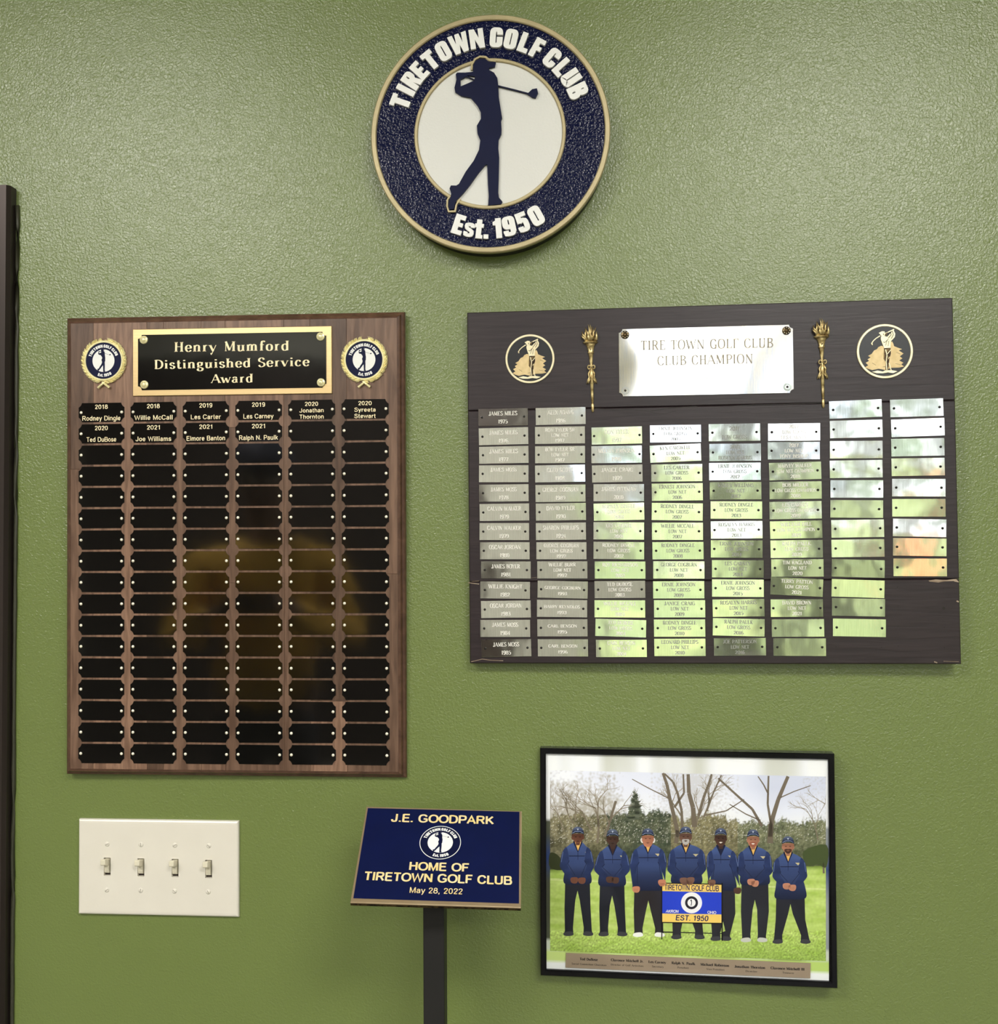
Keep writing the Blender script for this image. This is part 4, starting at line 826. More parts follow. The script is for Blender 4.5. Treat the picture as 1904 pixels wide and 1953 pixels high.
# silver name tags (corner nails measured in magnified crops of the photograph)
Z1 = lambda x, y: (890+x/5.44, 760+y/5.44); Z2 = lambda x, y: (890+x/5.44, 1000+y/5.44)
Z3 = lambda x, y: (1230+x/5.44, 760+y/5.44); Z4 = lambda x, y: (1230+x/5.44, 1000+y/5.44)
Z5 = lambda x, y: (1560+x/6.347, 740+y/6.347); Z6 = lambda x, y: (1560+x/6.347, 1030+y/6.347)
COLS = [
 (Z1,Z2,6,[(161,197),(166,397),(171,589),(168,782),(171,983),(174,1183),(174,75),(180,274),(190,474),(190,680),(190,884),(184,1080),(193,1288)],[(598,188),(602,385),(603,581),(604,780),(604,978),(612,1177),(610,75),(615,274),(627,474),(612,685),(627,878),(620,1080),(633,1280)]),
 (Z1,Z2,6,[(756,187),(750,383),(748,584),(748,783),(753,986),(757,1179),(758,75),(763,274),(772,473),(775,673),(771,871),(772,1074),(776,1281)],[(1198,177),(1190,377),(1194,580),(1195,774),(1198,981),(1202,1172),(1201,70),(1207,274),(1216,473),(1220,682),(1212,876),(1218,1074),(1225,1282)]),
 (Z1,Z2,5,[(1324,390),(1319,583),(1328,783),(1352,978),(1357,1179),(1357,67),(1355,270),(1369,474),(1366,678),(1365,876),(1378,1069),(1384,1288)],[(1796,378),(1796,577),(1801,773),(1808,977),(1808,1169),(1804,70),(1807,274),(1819,475),(1818,674),(1818,878),(1824,1083),(1831,1287)]),
 (Z3,Z4,5,[(89,368),(91,577),(107,774),(111,973),(112,1172),(116,72),(118,274),(129,473),(127,680),(135,876),(135,1077),(137,1277)],[(549,362),(548,557),(559,769),(565,967),(563,1178),(563,72),(572,272),(579,474),(578,679),(589,876),(589,1076),(593,1276)]),
 (Z3,Z4,5,[(702,355),(708,560),(705,759),(715,958),(722,1157),(724,59),(722,255),(735,461),(735,661),(742,870),(743,1063),(757,1273)],[(1160,348),(1169,556),(1167,755),(1171,956),(1180,1158),(1183,55),(1186,258),(1197,464),(1199,664),(1205,864),(1207,1074),(1219,1270)]),
 (Z3,Z4,5,[(1319,350),(1316,543),(1330,759),(1334,955),(1334,1163),(1342,60),(1345,258),(1351,453),(1339,638),(1334,870),(1356,1077),(1375,1274)],[(1780,346),(1779,540),(1793,745),(1797,949),(1797,1155),(1801,50),(1808,253),(1818,452),(1818,661),(1823,868),(1825,1074),(1842,1275)]),
 (Z5,Z6,7,[(187,266),(192,503),(193,748),(193,985),(200,1222),(202,1462),(212,1705),(217,102),(214,337),(214,578),(220,810),(230,1057)],[(730,243),(740,488),(740,744),(738,976),(747,1222),(743,1466),(756,1697),(757,95),(767,350),(763,596),(768,820),(779,1067)]),
 (Z5,Z6,7,[(923,247),(938,488),(937,722),(944,960),(950,1205),(949,1450),(956,1688),(960,82),(964,330)],[(1475,231),(1487,469),(1488,712),(1487,951),(1498,1207),(1500,1449),(1511,1698),(1511,89),(1517,332)]),
]
LG, LN = 'LOW GROSS', 'LOW NET'
CT = [
 [('JAMES MILES','1975'),('JAMES MILES','1976'),('JAMES MILES','1977'),('JAMES MOSS',),('JAMES MOSS','1978'),('CALVIN WALKER','1979'),('CALVIN WALKER','1979'),('OSCAR JORDAN','1980'),('JAMES BOYER','1981'),('WILLIE KNIGHT','1982'),('OSCAR JORDAN','1983'),('JAMES MOSS','1984'),('JAMES MOSS','1985')],
 [('ALEX ADAMS','1986'),('RON TYLER SR','LOW NET','1987'),('BOB TYLER SR',LN,'1987'),('CLEO SCOTT','1988'),('GEORGE COGBURN','1989'),('DAVID TYLER','1990'),('SHARON PHILLIPS','1991'),('GEORGE COGBURN',LG,'1992'),('WILLIE BURR',LN,'1992'),('GEORGE COGBURN','1993'),('HARRY REYNOLDS','1993'),('CARL BENSON','1995'),('CARL BENSON','1996')],
 [('DON TYLER','1997'),('MELVIN JOHNSON','1998'),('JANICE CRAIG','1999'),('JAMES PITTMAN','2000'),('RODNEY DINGLE',LG,'2001'),('LES CARTER',LN,'2001'),('RODNEY DINGLE',LG,'2002'),('ROY RICHARDSON',LN,'2002'),('TED DUBOSE',LG,'2003'),('WILLIE MCCALL',LN,'2003'),('TED DUBOSE',LG,'2004'),('CARL BENSON',LN,'2004')],
 [('ERNIE JOHNSON',LG,'2005'),('KEN CARSWELL',LN,'2005'),('LES CARTER',LG,'2006'),('ERNEST JOHNSON',LN,'2006'),('RODNEY DINGLE',LG,'2007'),('WILLIE MCCALL',LN,'2007'),('RODNEY DINGLE',LG,'2008'),('GEORGE COGBURN',LN,'2008'),('ERNIE JOHNSON',LG,'2009'),('JANICE CRAIG',LN,'2009'),('RODNEY DINGLE',LG,'2010'),('LEONARD PHILLIPS',LN,'2010')],
 [('2011',LG),('2011',LN,'ROSLYN HARRIS'),('ERNIE JOHNSON',LG,'2012'),('WOODY WILLIAMS',LN,'2012'),('RODNEY DINGLE',LG,'2013'),('ROSALYN HARRIS',LN,'2013'),('ERNIE JOHNSON',LG,'2014'),('LES CARNEY',LN,'2014'),('ERNIE JOHNSON',LG,'2015'),('ROSALYN HARRIS',LN,'2015'),('RALPH PAULK',LG,'2016'),('JOE PATTERSON',LN,'2016')],
 [('2017',LG,'LES CARNEY'),('2017',LN,'TONY BISHOP'),('HARVEY WALKER','LOW NET CHAMPION','2018'),('BOB MILLER','LOW GROSS CHAMPION','2018'),('LES CARNEY','LOW GROSS CHAMPION','2019'),('WILLIAM HILL','LOW NET CHAMPION','2019'),('RALPH PAULK',LG,'2020'),('TIM RAGLAND',LN,'2020'),('TERRY PATTON',LG,'2021'),('DAVID BROWN',LN,'2021'),(),()],
 [()]*12, [()]*9]
first = None; random.seed(31)
for ci, (za, zb, na, Ls, Rs) in enumerate(COLS):
    for ri, (l, r_) in enumerate(zip(Ls, Rs)):
        Z = za if ri < na else zb
        pl, pr = B.at(*Z(*l), .001), B.at(*Z(*r_), .001); c = (pl+pr)/2; nd = (pr-pl).length
        if first is None:
            u1 = nd/80.5; TW, TH = 94.6*u1, 32.6*u1
            b = MB(); b.prism([(-TW/2, -TH/2), (TW/2, -TH/2), (TW/2, TH/2), (-TW/2, TH/2)], .0001, .0009, .00018, .00018)
            o = first = b.build('name_tag', M['silver'], B.e)
            nl = MB().lathe([(.0017, .0007), (.0017, .0013), (.0012, .0021), (0, .0024)], 10).build('nail', M['nail'], o, smooth=True)
            n1 = nl
        else: o = put('name_tag', first.data, B.e); n1 = put('nail', nl.data, o)
        n1.location = (-nd/2, 0, 0); put('nail', nl.data, o, (nd/2, 0, 0))
        o.location = (c.x, c.y, .0004); rzz = math.atan2(pr.y-pl.y, pr.x-pl.x)
        o.rotation_euler = (R(.45+random.uniform(-.3, .3)), R(random.uniform(-.35, .35)), rzz)
        ls = CT[ci][ri]
        if ls:
            b = MB(); ys = {1: [(8, 7.2)], 2: [(7, 7.6), (-8.5, 7.2)], 3: [(10, 6.6), (0, 6.4), (-10, 6.2)]}[len(ls)]
            if ci == 1 and ri >= 9: ys = [(3.5, 5.4), (-7.5, 5.6)]
            for t_, (yc, hh_) in zip(ls, ys):
                wpx = min(68 if len(t_) < 17 else 74, len(t_)*(4.75 if len(ls) == 3 else 5.0) if len(t_) > 4 else 18)
                g = serif_text(t_, .20, .08, .06, .05)
                f_ = fit(g, -wpx/2*u1, wpx/2*u1, (yc-hh_/2)*u1, (yc+hh_/2)*u1, .00094, cap=1); b.add(f_.v, f_.f)
            b.build('lettering', M['engrave' if ci in (3, 4) else 'engrave_light'], o)

# ------------------------------------------------------------------ switch plate
W = Plane('light_switch', -.6004, -.4521, .0062, .3, 0, .09, 'cream light switch plate with four toggles, below the walnut plaque', 'light switch')
W2, H2 = .2303/2, .1323/2
b = MB(); pr = [(0, -.0062), (0, -.003), (.0008, -.0012), (.0026, -.0003), (.0055, 0)]
slots = []
for px, py in ((204.5, 1653), (268.8, 1654.5), (334, 1655.5), (398, 1657.5)):
    p = W.at(px, py); slots.append((p.x, p.y))
hwS, hhS = .0049, .0125
bb = rect_rings(pr, W2, H2); b.add(bb.v, bb.f)
xi, yi = W2-.0055, H2-.0055; xs = [-xi]; 
for x, y in slots: xs += [x-hwS, x+hwS]
xs.append(xi); y0s = slots[0][1]-hhS; y1s = slots[0][1]+hhS
for i in range(len(xs)-1):
    if i % 2 == 0: b.add([(xs[i], -yi, 0), (xs[i+1], -yi, 0), (xs[i+1], yi, 0), (xs[i], yi, 0)], [(0, 1, 2, 3)])
    else:
        sy = slots[i//2][1]; a, c = sy-hhS, sy+hhS
        b.add([(xs[i], -yi, 0), (xs[i+1], -yi, 0), (xs[i+1], a, 0), (xs[i], a, 0), (xs[i], c, 0), (xs[i+1], c, 0), (xs[i+1], yi, 0), (xs[i], yi, 0)], [(0, 1, 2, 3), (4, 5, 6, 7)])
        b.add([(xs[i], a, 0), (xs[i+1], a, 0), (xs[i+1], c, 0), (xs[i], c, 0), (xs[i], a, -.005), (xs[i+1], a, -.005), (xs[i+1], c, -.005), (xs[i], c, -.005)], [(0, 1, 5, 4), (1, 2, 6, 5), (2, 3, 7, 6), (3, 0, 4, 7)])
b.build('cover_plate', M['almond'], W.e)
for x, y in slots:
    MB().box(x-hwS, y-hhS, -.0052, x+hwS, y+hhS, -.0048).build('slot', M['slot'], W.e)
    b = MB()
    # rocker body filling the slot and the lever pointing up and out
    def bar(sec, x0, x1):
        n = len(sec); b.add([(x0, u, v) for u, v in sec]+[(x1, u, v) for u, v in sec], [(i, (i+1) % n, n+(i+1) % n, n+i) for i in range(n)]+[tuple(range(n-1, -1, -1)), tuple(range(n, 2*n))])
    bar([(-.0098, -.0045), (.0112, -.0045), (.0105, .001), (.004, .0022), (-.004, .0018), (-.0085, .0004)], -.0036, .0036)
    n0 = len(b.v)
    sec = [(.0015, .0005), (.0105, .0005), (.0135, .0110), (.0128, .0128), (.0062, .0132), (.0050, .0118)]
    b.add([(-.0036, u, v) for u, v in sec]+[(.0036, u, v) for u, v in sec], [(i, (i+1) % 6, 6+(i+1) % 6, 6+i) for i in range(6)]+[tuple(range(5, -1, -1)), tuple(range(6, 12))])
    o = b.build('toggle', M['ivory'], W.e, (x-.0006, y, -.0005))
    bv = o.modifiers.new('b', 'BEVEL'); bv.width = .0007; bv.segments = 2
for i, (px, py, a) in enumerate(((204.6,1610,25),(269,1610.8,95),(333.7,1612,25),(398.3,1613,-40),(204,1697.3,40),(268.3,1698.2,75),(333,1699.6,-40),(397.5,1701,-60))):
    p = W.at(px, py); a = R(a); Rr = .0034
    o = MB().lathe([(Rr, 0), (Rr, .0003), (Rr*.8, .0008), (Rr*.4, .0011), (0, .0012)], 16).build('screw', M['almond'], W.e, (p.x, p.y, 0), smooth=True)
    c, s_ = math.cos(a), math.sin(a); b = MB(); ribbon(b, [(-Rr*.8*c, -Rr*.8*s_), (0, 0), (Rr*.8*c, Rr*.8*s_)], lambda a, c: .0009, .0013, None)
    b.v = [(x, y, .0013-.1*(x*x+y*y)/Rr) for x, y, z in b.v]
    b.build('screw_slot', mat('screw_slot', (.35, .33, .27), .6) if i == 0 else bpy.data.materials['screw_slot'], o)

# ------------------------------------------------------------------ bronze sign on a post
G = Plane('pedestal_sign', -.1849, -.3888, .1318, 6.74, -55.49, -3.28, 'small navy and bronze sign tilted back on a slim black post', 'sign')
W2, H2 = .203/2, .1466/2; ts = .006
b = MB(); b.prism([(-W2, -H2), (W2, -H2), (W2, H2), (-W2, H2)], -.0022, 0, .0006, .0006); b.build('bronze_panel', M['bronze_edge'], G.e)
MB().prism([(-W2, -H2), (W2, -H2), (W2, H2), (-W2, H2)], -ts, -.0022).build('dark_backing', M['screw_dark'], G.e)
q = [G.at(*p) for p in ((702, 1541.5), (991, 1548.5), (990, 1723.5), (674, 1713.5))]
b = MB(); b.add([(p.x, p.y, .0003) for p in q][::-1], [(0, 1, 2, 3)]); b.build('navy_face', M['navy_flat'], G.e)
b = MB()
for txt, x0, y0, x1, y1, hpx, bo in (('J.E. GOODPARK', 430, 211, 1318, 234, 66, .185), ('HOME OF', 587, 627, 1100, 642, 68, .185), ('TIRETOWN GOLF CLUB', 200, 714, 1475, 754, 70, .185), ('May 28, 2022', 592, 824, 1047, 837, 48, .13)):
    sx_ = 4.511
    g = sans_text(txt, bo, .05)
    cap = 1
    m_ = px_text(G, g, (650+x0/sx_, 1520+y0/sx_), (650+x1/sx_, 1520+y1/sx_), hpx/sx_, .0008, cap=cap)
    b.add(m_.v, m_.f)
b.build('lettering', M['sign_gold'], G.e)
cc = G.at(650+857/4.511, 1520+394/4.511); rx = (G.at(729.5, 1607.5)-G.at(729.5+39.4, 1608.5)).length
ee = bpy.data.objects.new('emblem', None); COL.objects.link(ee); ee.parent = G.e; ee.location = (cc.x, cc.y, 0); ee.rotation_euler = (0, 0, R(.6))
emblem(ee, rx, .0006, rim=M['white'])
pw = .0132; d_ = CF*F_PX+CR*(830.5-PX)-CU*(1850-PY); t_ = (-.128-CAM.y)/d_.y; pc = CAM+d_*t_
mi = G.e.matrix_world.inverted()
def world_mesh(b, name, m_, **k):
    b.v = [tuple(mi @ Vector(v)) for v in b.v]; return b.build(name, m_, G.e, **k)
ztop = 1.55-.3888
b = MB()
sl = math.tan(R(34.5)); o0, o1 = pc.x-pw, pc.x+pw; yf, yb = -.128-pw, -.128+pw
zt = lambda y: ztop+(y+.1318)*sl-.0095
b.add([(o0, yf, .008), (o1, yf, .008), (o1, yb, .008), (o0, yb, .008), (o0, yf, zt(yf)), (o1, yf, zt(yf)), (o1, yb, zt(yb)), (o0, yb, zt(yb))], [(0, 3, 2, 1), (4, 5, 6, 7), (0, 1, 5, 4), (1, 2, 6, 5), (2, 3, 7, 6), (3, 0, 4, 7)])
o = world_mesh(b, 'post', M['post']); bv = o.modifiers.new('b', 'BEVEL'); bv.width = .0015; bv.segments = 2
b = MB(); b.v = []; bq = [(-.05, -.035), (.05, -.035), (.05, .035), (-.05, .035)]
b.prism(bq, -ts-.003, -ts); b.build('mounting_plate', M['post'], G.e, (pc.x-G.o.x+.003, -.004, 0))
b = MB(); b.prism([(pc.x-.12, -.128-.12), (pc.x+.12, -.128-.12), (pc.x+.12, -.02), (pc.x-.12, -.02)], 0, .008, .002, .002); world_mesh(b, 'base_plate', M['post'])

# ------------------------------------------------------------------ framed group photograph
P = Plane('framed_photo', .1281, -.4303, .0225, -1.62, -.56, -.21, 'black framed group photograph of seven men in navy pullovers on grass', 'picture')
W2, H2 = .3866/2, .3025/2; fw = .0078; fd = .018
for i, (a, c) in enumerate((((-W2, -H2), (W2, -H2)), ((W2, -H2), (W2, H2)), ((W2, H2), (-W2, H2)), ((-W2, H2), (-W2, -H2)))):
    A0, C0 = Vector(a), Vector(c); d = (C0-A0).normalized(); n = Vector((-d.y, d.x))
    sec = [(0, -fd), (0, -.0012), (.0012, 0), (fw-.0015, 0), (fw, -.0015), (fw, -fd)]
    b = MB()
    for e0, dd_ in ((A0, 1), (C0, -1)): b.v += [(*(e0+n*u+d*u*dd_), z) for u, z in sec]
    b.f = [(j, (j+1) % 6, 6+(j+1) % 6, 6+j)[::-1] for j in range(6)]
    b.build('frame_bar', M['frame'], P.e)
MB().box(-W2+.004, -H2+.004, -fd, W2-.004, H2-.004, -fd+.002).build('backing', M['slot'], P.e)
b = MB(); g_ = fw-.001; b.add([(-W2+g_, -H2+g_, -.0022), (W2-g_, -H2+g_, -.0022), (W2-g_, H2-g_, -.0022), (-W2+g_, H2-g_, -.0022)], [(0, 1, 2, 3)]); b.build('glass_pane', M['glass'], P.e)
# the print: coloured flat shapes, x/y in magnified-crop units of the photograph
KZ = 1904/590
HZ = -.0052
def pz(x, y, lay=0): v = P.at(1020+x/KZ, 1410+y/KZ, HZ+lay*.00006); return (v.x, v.y, HZ+lay*.00006)
C3 = srgb
def mixc(a, b_, t): t = max(0, min(1, t)); return tuple(a[i]*(1-t)+b_[i]*t for i in range(3))
def pr_(c): return tuple(min(.93, v*1.2) for v in c)
def jit(c, k, q): q = 1+k*q; return tuple(max(0, v*q) for v in c)
def N(x, y, s_=1, z=0): return noise.noise(Vector((x*s_, y*s_, z)))
def scene_col(x, y):
    """the landscape of the photograph, x 95..1797, y 190..1365"""
    yg = 800-(x-95)*.012; yl = 862+(x-95)*.035
    top = 455+60*N(x, 0, .006, 3)+35*N(x, 0, .02, 5)+20*N(x, 0, .07, 9)
    if 430 < x < 760: top = min(top, 452+25*N(x, 2, .05))
    if 560 < x < 665: top = min(top, 310+abs(x-617)*3.0+18*N(x, y, .09))
    if x > 1180: top += 40
    if 1530 < x < 1610: top = min(top, 490+abs(x-1568)*.6+12*N(x, 1, .1))
    if y < yg:
        sky = mixc(C3(222, 224, 232), C3(196, 201, 216), (x-200)/1500+.5*N(x, y, .003, 2))
        sky = mixc(sky, C3(232, 234, 240), (y-300)/350)
        tre = C3(98, 95, 76)
        n = N(x, y, .012, 4)+.6*N(x, y, .035, 7)+.4*N(x, y, .11, 2)
        if 440 < x < 840: tre = mixc(C3(62, 72, 56), C3(96, 100, 78), .5+n*.9)
        elif x < 440: tre = mixc(C3(84, 82, 60), C3(138, 132, 104), .45+n*.8)
        elif x < 1250: tre = mixc(C3(104, 100, 74), C3(142, 136, 102), .45+n*.8)
        else: tre = mixc(C3(92, 98, 74), C3(128, 130, 100), .45+n*.8)
        tre = jit(tre, .55, N(x, y, .05, 40)+.9*N(x, y, .13, 41)); tre = mixc(tre, C3(205, 202, 190), max(0, (N(x, y, .16, 42)-.28)*3.2)*(1 if y < 640 else 0))
        lo = (y-620)/180
        tre = mixc(tre, C3(56, 62, 40), lo*.7 if x < 620 or x > 1250 else lo*.3)
        k = (y-top)/18+1.6*N(x, y, .09, 8)
        if x < 620: # bare crown haze over the sky
            hz = (y-215)/240+.9*N(x, y, .06, 12)+.5*N(x, y, .02, 13)-max(0, x-470)/120; sky = mixc(sky, C3(150, 142, 118), min(.72, max(0, hz*.75)))
        elif 700 < x < 1260: sky = mixc(sky, C3(168, 162, 142), max(0, min(.3, .5-abs(x-980)/420+.9*N(x, y, .07, 15))))
        elif x > 1650: sky = mixc(sky, C3(165, 160, 140), max(0, min(.35, .6*N(x, y, .08, 17))))
        return mixc(sky, tre, k)
    g = mixc(C3(150, 178, 74), C3(192, 210, 128), .5+.9*N(x*.35, y, .03, 21)+.3*N(x*.3, y, .08, 22))
    g = mixc(g, C3(178, 198, 110), .35)
    if abs(y-yl) < 5: g = mixc(g, C3(205, 214, 150), .7)
    if y > 1180: g = mixc(g, C3(132, 160, 70), (y-1180)/170*.8); g = jit(g, .55, N(x, y, .09, 23)+.6*N(x, y, .2, 24))
    else: g = jit(g, .12, N(x, y, .06, 25))
    if y < yg+28: g = mixc(C3(108, 130, 56), g, (y-yg)/28)
    return g
mb = MB()
def grid(x0, x1, nx, ny, ytop, ybot, fn, lay):
    vs = []; cs = []
    for j in range(ny+1):
        for i in range(nx+1):
            x = x0+(x1-x0)*i/nx; u = i/nx; y = ytop(u)+(ybot(u)-ytop(u))*j/ny
            vs.append(pz(x, y, lay)); cs.append(fn(x, y, u, j/ny))
    k = len(mb.v); mb.v += vs
    for j in range(ny):
        for i in range(nx):
            a = j*(nx+1)+i; f = (a+nx+1, a+nx+2, a+1, a); mb.f.append(tuple(q+k for q in f)); mb.c.append([cs[q] for q in f])
def border(x, y, u, v):
    if v < .5: c = mixc(C3(196, 198, 190), C3(226, 228, 232), .5+.9*math.sin(u*21+N(u, 0, 9)*3)*(1-v*2)*.7)
    else: c = C3(160, 170, 120)
    if u < .5 and .3 < v < .86: c = mixc(C3(70, 74, 60), C3(40, 60, 110), 1-abs(v-.48)*9)
    if u > .5 and .3 < v < .86: c = mixc(C3(140, 145, 150), C3(60, 76, 120), 1-abs(v-.5)*7)
    if v >= .86:
        c = mixc(C3(190, 208, 130), C3(176, 200, 110), u)
        if v < .905: c = mixc(C3(70, 72, 66), C3(190, 196, 184), .5+.9*math.sin(u*26+1.2))
        if v > .965: c = C3(225, 238, 228)
    return c
grid(62, 1812, 60, 60, lambda u: 82+38*u, lambda u: 1420+74*u, border, 0)
grid(95, 1793, 330, 230, lambda u: 190+40*u, lambda u: 1302+63*u, lambda x, y, u, v: scene_col(x, y), 1)
def shape(pts, col, lay, sm=False, shade=None):
    if sm: pts = [tuple(p) for p in catmull(pts, True, 4)]
    pts = [(x, y) for x, y in pts]; n = len(pts)
    fl = [(x, -y) for x, y in pts]
    area = sum(fl[i-1][0]*fl[i][1]-fl[i][0]*fl[i-1][1] for i in range(n))
    if area < 0: pts = pts[::-1]; fl = fl[::-1]
    k = len(mb.v); mb.v += [pz(x, y, lay) for x, y in pts]
    for t in tri(fl):
        mb.f.append(tuple(k+i for i in t)); mb.c.append([shade(*pts[i]) for i in t] if shade else [col]*3)
def line(pts, w_, col, lay):
    m2 = MB(); n = len(pts)
    for i in range(n-1):
        (x0, y0), (x1, y1) = pts[i], pts[i+1]; d = Vector((x1-x0, y1-y0)); L = d.length or 1; nn = Vector((-d.y, d.x))/L
        wa = w_*(1-i/(n)*.5)/2; wb = w_*(1-(i+1)/n*.5)/2
        shape([(x0+nn.x*wa, y0+nn.y*wa), (x1+nn.x*wb, y1+nn.y*wb), (x1-nn.x*wb, y1-nn.y*wb), (x0-nn.x*wa, y0-nn.y*wa)], col, lay)
BR = C3(96, 86, 72); BD = C3(70, 64, 56)
random.seed(77)
def branch(x, y, a, L, w_, dep):
    pts = [(x, y)]; aa = a
    for i in range(3): aa += random.uniform(-.22, .22); x += math.sin(aa)*L/3; y -= math.cos(aa)*L/3; pts.append((x, y))
    pts = [(max(97, min(1790, px_)), max(195+px_*.023, py_)) for px_, py_ in pts]
    line(pts, w_, mixc(BR, C3(160, 150, 130), .75-.12*dep), 2)
    if dep:
        for k in range(random.choice((2, 3, 3))): branch(pts[-1][0] if k else pts[2][0], pts[-1][1] if k else pts[2][1], a+random.uniform(-.75, .75), L*random.uniform(.55, .8), w_*.6, dep-1)
for args in ((385, 640, 0, 150, 17, 4), (430, 600, .25, 130, 14, 4), (350, 560, -.4, 130, 11, 4), (240, 520, -.6, 110, 8, 4), (250, 500, -.2, 110, 8, 3), (180, 560, -.5, 130, 7, 3),
             (1040, 480, .25, 110, 13, 4), (980, 560, .4, 120, 12, 3), (900, 470, -.35, 100, 10, 3), (1745, 620, -.1, 120, 8, 4), (1795, 400, -1.2, 80, 5, 2), (1720, 520, -.5, 90, 5, 3)): branch(*args)
for pts, w_ in (([(885,600),(860,480),(835,380),(815,280),(790,208)], 34), ([(910,560),(905,440),(880,330),(850,260),(800,212)], 22), ([(985,540),(975,420),(950,330),(945,215)], 40), ([(1010,470),(1040,360),(1070,280),(1090,215)], 24),
                ([(860,420),(920,330),(915,215)], 18), ([(1060,440),(1100,330),(1150,220)], 14), ([(1400,535),(1340,430),(1240,340),(1130,240)], 22), ([(1390,500),(1300,460),(1200,400)], 10), ([(1450,600),(1455,520),(1435,400),(1440,225)], 22), ([(1450,600),(1460,500),(1500,370),(1560,228)], 40),
                ([(1440,340),(1410,280),(1375,228)], 12), ([(1510,360),(1600,320),(1700,285)], 9), ([(1040,470),(1180,440),(1290,370)], 11), ([(1450,640),(1452,520)], 46), ([(870,640),(880,560)], 34), ([(830,365),(700,300),(600,245)], 9), ([(500,380),(470,480),(450,560)], 20), ([(1780,825),(1778,760)], 16)):
    line(pts, w_*.8, mixc(BR, C3(120, 110, 96), .5), 3)
for k in range(60):  # conifer boughs
    y = 312+random.random()*190; hw_ = (8+(y-312)*.32)*random.uniform(.5, 1.25)*random.choice((-1, 1))
    shape([(617, y-7), (617+hw_, y+random.uniform(-9, 8)), (617+hw_*.5, y+8), (617, y+5)][::1 if hw_ < 0 else -1], mixc(C3(78, 86, 70), C3(112, 116, 100), random.random()), 3)
shape([(1655,690),(1797,650),(1797,785),(1740,770),(1680,778)], C3(70, 82, 48), 3, True); shape([(95,700),(150,720),(180,800),(95,790)], C3(52, 58, 34), 3, True)
NV, NV2, NVD, BK, SHN = C3(46, 62, 106), C3(72, 92, 142), C3(26, 32, 58), C3(24, 25, 34), C3(48, 50, 60)
def man(hx, hy, ch, sy, sl_, sr, elb, hands, wy, wl, wr, cy_, fl_, fr, fy, skin, shoe, hair=None, pants=BK, neck=C3(222, 176, 96), lay=4, facial=None, capc=NVD, smile=False, logo=None):
    # legs
    cx_ = (wl+wr)/2; lw = (wr-wl)
    for s0, s1, f in ((wl, cx_+6, fl_), (cx_-6, wr, fr)):
        inner = s1 if s0 == wl else s0
        outx = s0 if s0 == wl else s1
        sg = 1 if s0 == wl else -1
        shape([(outx, wy-12), (outx-sg*4, (wy+fy)/2), (f-sg*26, fy-20), (f-sg*30, fy-4), (f+sg*26, fy-4), (f+sg*24, fy-40), (cx_-sg*14, cy_+60), (cx_, cy_), (cx_, wy-12)], pants, lay,
              shade=lambda x, y: mixc(pants, SHN, .35+.5*N(x, y, .03, 31)))
        shape([(f-sg*34, fy+6), (f-sg*28, fy-10), (f+sg*10, fy-16), (f+sg*26, fy-6), (f+sg*24, fy+8), (f-sg*10, fy+13)], shoe, lay+1, True)
    # torso
    tors = [(hx-26, sy-14), (hx+26, sy-14), (sr-38, sy+6), (sr-8, sy+42), (sr-22, sy+120), (wr+4, wy-62), (wr+6, wy+6), (cx_, wy+14), (wl-6, wy+6), (wl-4, wy-62), (sl_+22, sy+120), (sl_+8, sy+42), (sl_+38, sy+6)]
    shape(tors, NV, lay+2, True, shade=lambda x, y: mixc(mixc(NV2, NVD, (y-sy)/(wy-sy)*.95), NVD, abs(x-cx_)/(sr-sl_)*.7-.1+.4*N(x, y, .02, 33)))
    shape([(sl_+40, sy+66), (sr-40, sy+66), (sr-46, sy+71), (sl_+46, sy+71)], NVD, lay+3)
    # collar, zip and shirt
    shape([(hx-30, sy-18), (hx, sy+48), (hx+30, sy-18), (hx+18, sy-30), (hx-18, sy-30)], NVD, lay+4); shape([(hx-19, sy-20), (hx+1, sy+36), (hx+21, sy-20), (hx, sy-34)], neck, lay+5)
    shape([(hx-17, sy-34), (hx-11, sy+2), (hx+11, sy+2), (hx+17, sy-34)], jit(skin, -.3, 1), lay+6)
    line([(hx, sy+44), (hx, sy+92)], 3, NVD, lay+5)
    lx = hx+44; ly = sy+44
    shape([(lx, ly), (lx+34, ly), (lx+26, ly+8), (lx+18, ly+16), (lx+8, ly+7)], C3(190, 180, 140), lay+5)
    # arms
    for side, (ex, ey), (qx, qy) in ((-1, elb[0], hands[0]), (1, elb[1], hands[1])):
        s0 = sl_+22 if side < 0 else sr-22
        arm = [(s0-side*8, sy+16), (s0+side*20, sy+46), (ex+side*10, ey-10), (ex+side*6, ey+26), (qx+side*18, qy+12), (qx+side*14, qy-22), (ex-side*34, ey+2), (s0-side*22, sy+100)]
        shape(arm, NV, lay+6, True, shade=lambda x, y: mixc(NV, NVD, .15+(.5*(y-sy)/(wy-sy))+.5*N(x, y, .03, 35)))
        line([(s0-side*24, sy+96), (ex-side*36, ey-4), (qx-side*6, qy-26)], 3.5, NVD, lay+7)
        line([(s0+side*15, sy+42), (ex+side*4, ey-14)], 3.5, mixc(NV2, C3(150, 165, 200), .25), lay+7)
        shape([(qx-20, qy-14), (qx+16, qy-16), (qx+22, qy+2), (qx+12, qy+20), (qx-12, qy+20), (qx-24, qy+6)], skin, lay+8, True)
        for k in range(3): line([(qx-12+k*9, qy-2), (qx-10+k*9, qy+17)], 1.6, jit(skin, -.45, 1), lay+9)
    # head
    fh = ch-hy
    if hair: shape([(hx-38, hy-10), (hx+38, hy-10), (hx+36, hy+22), (hx-36, hy+22)], hair, lay+6, True)
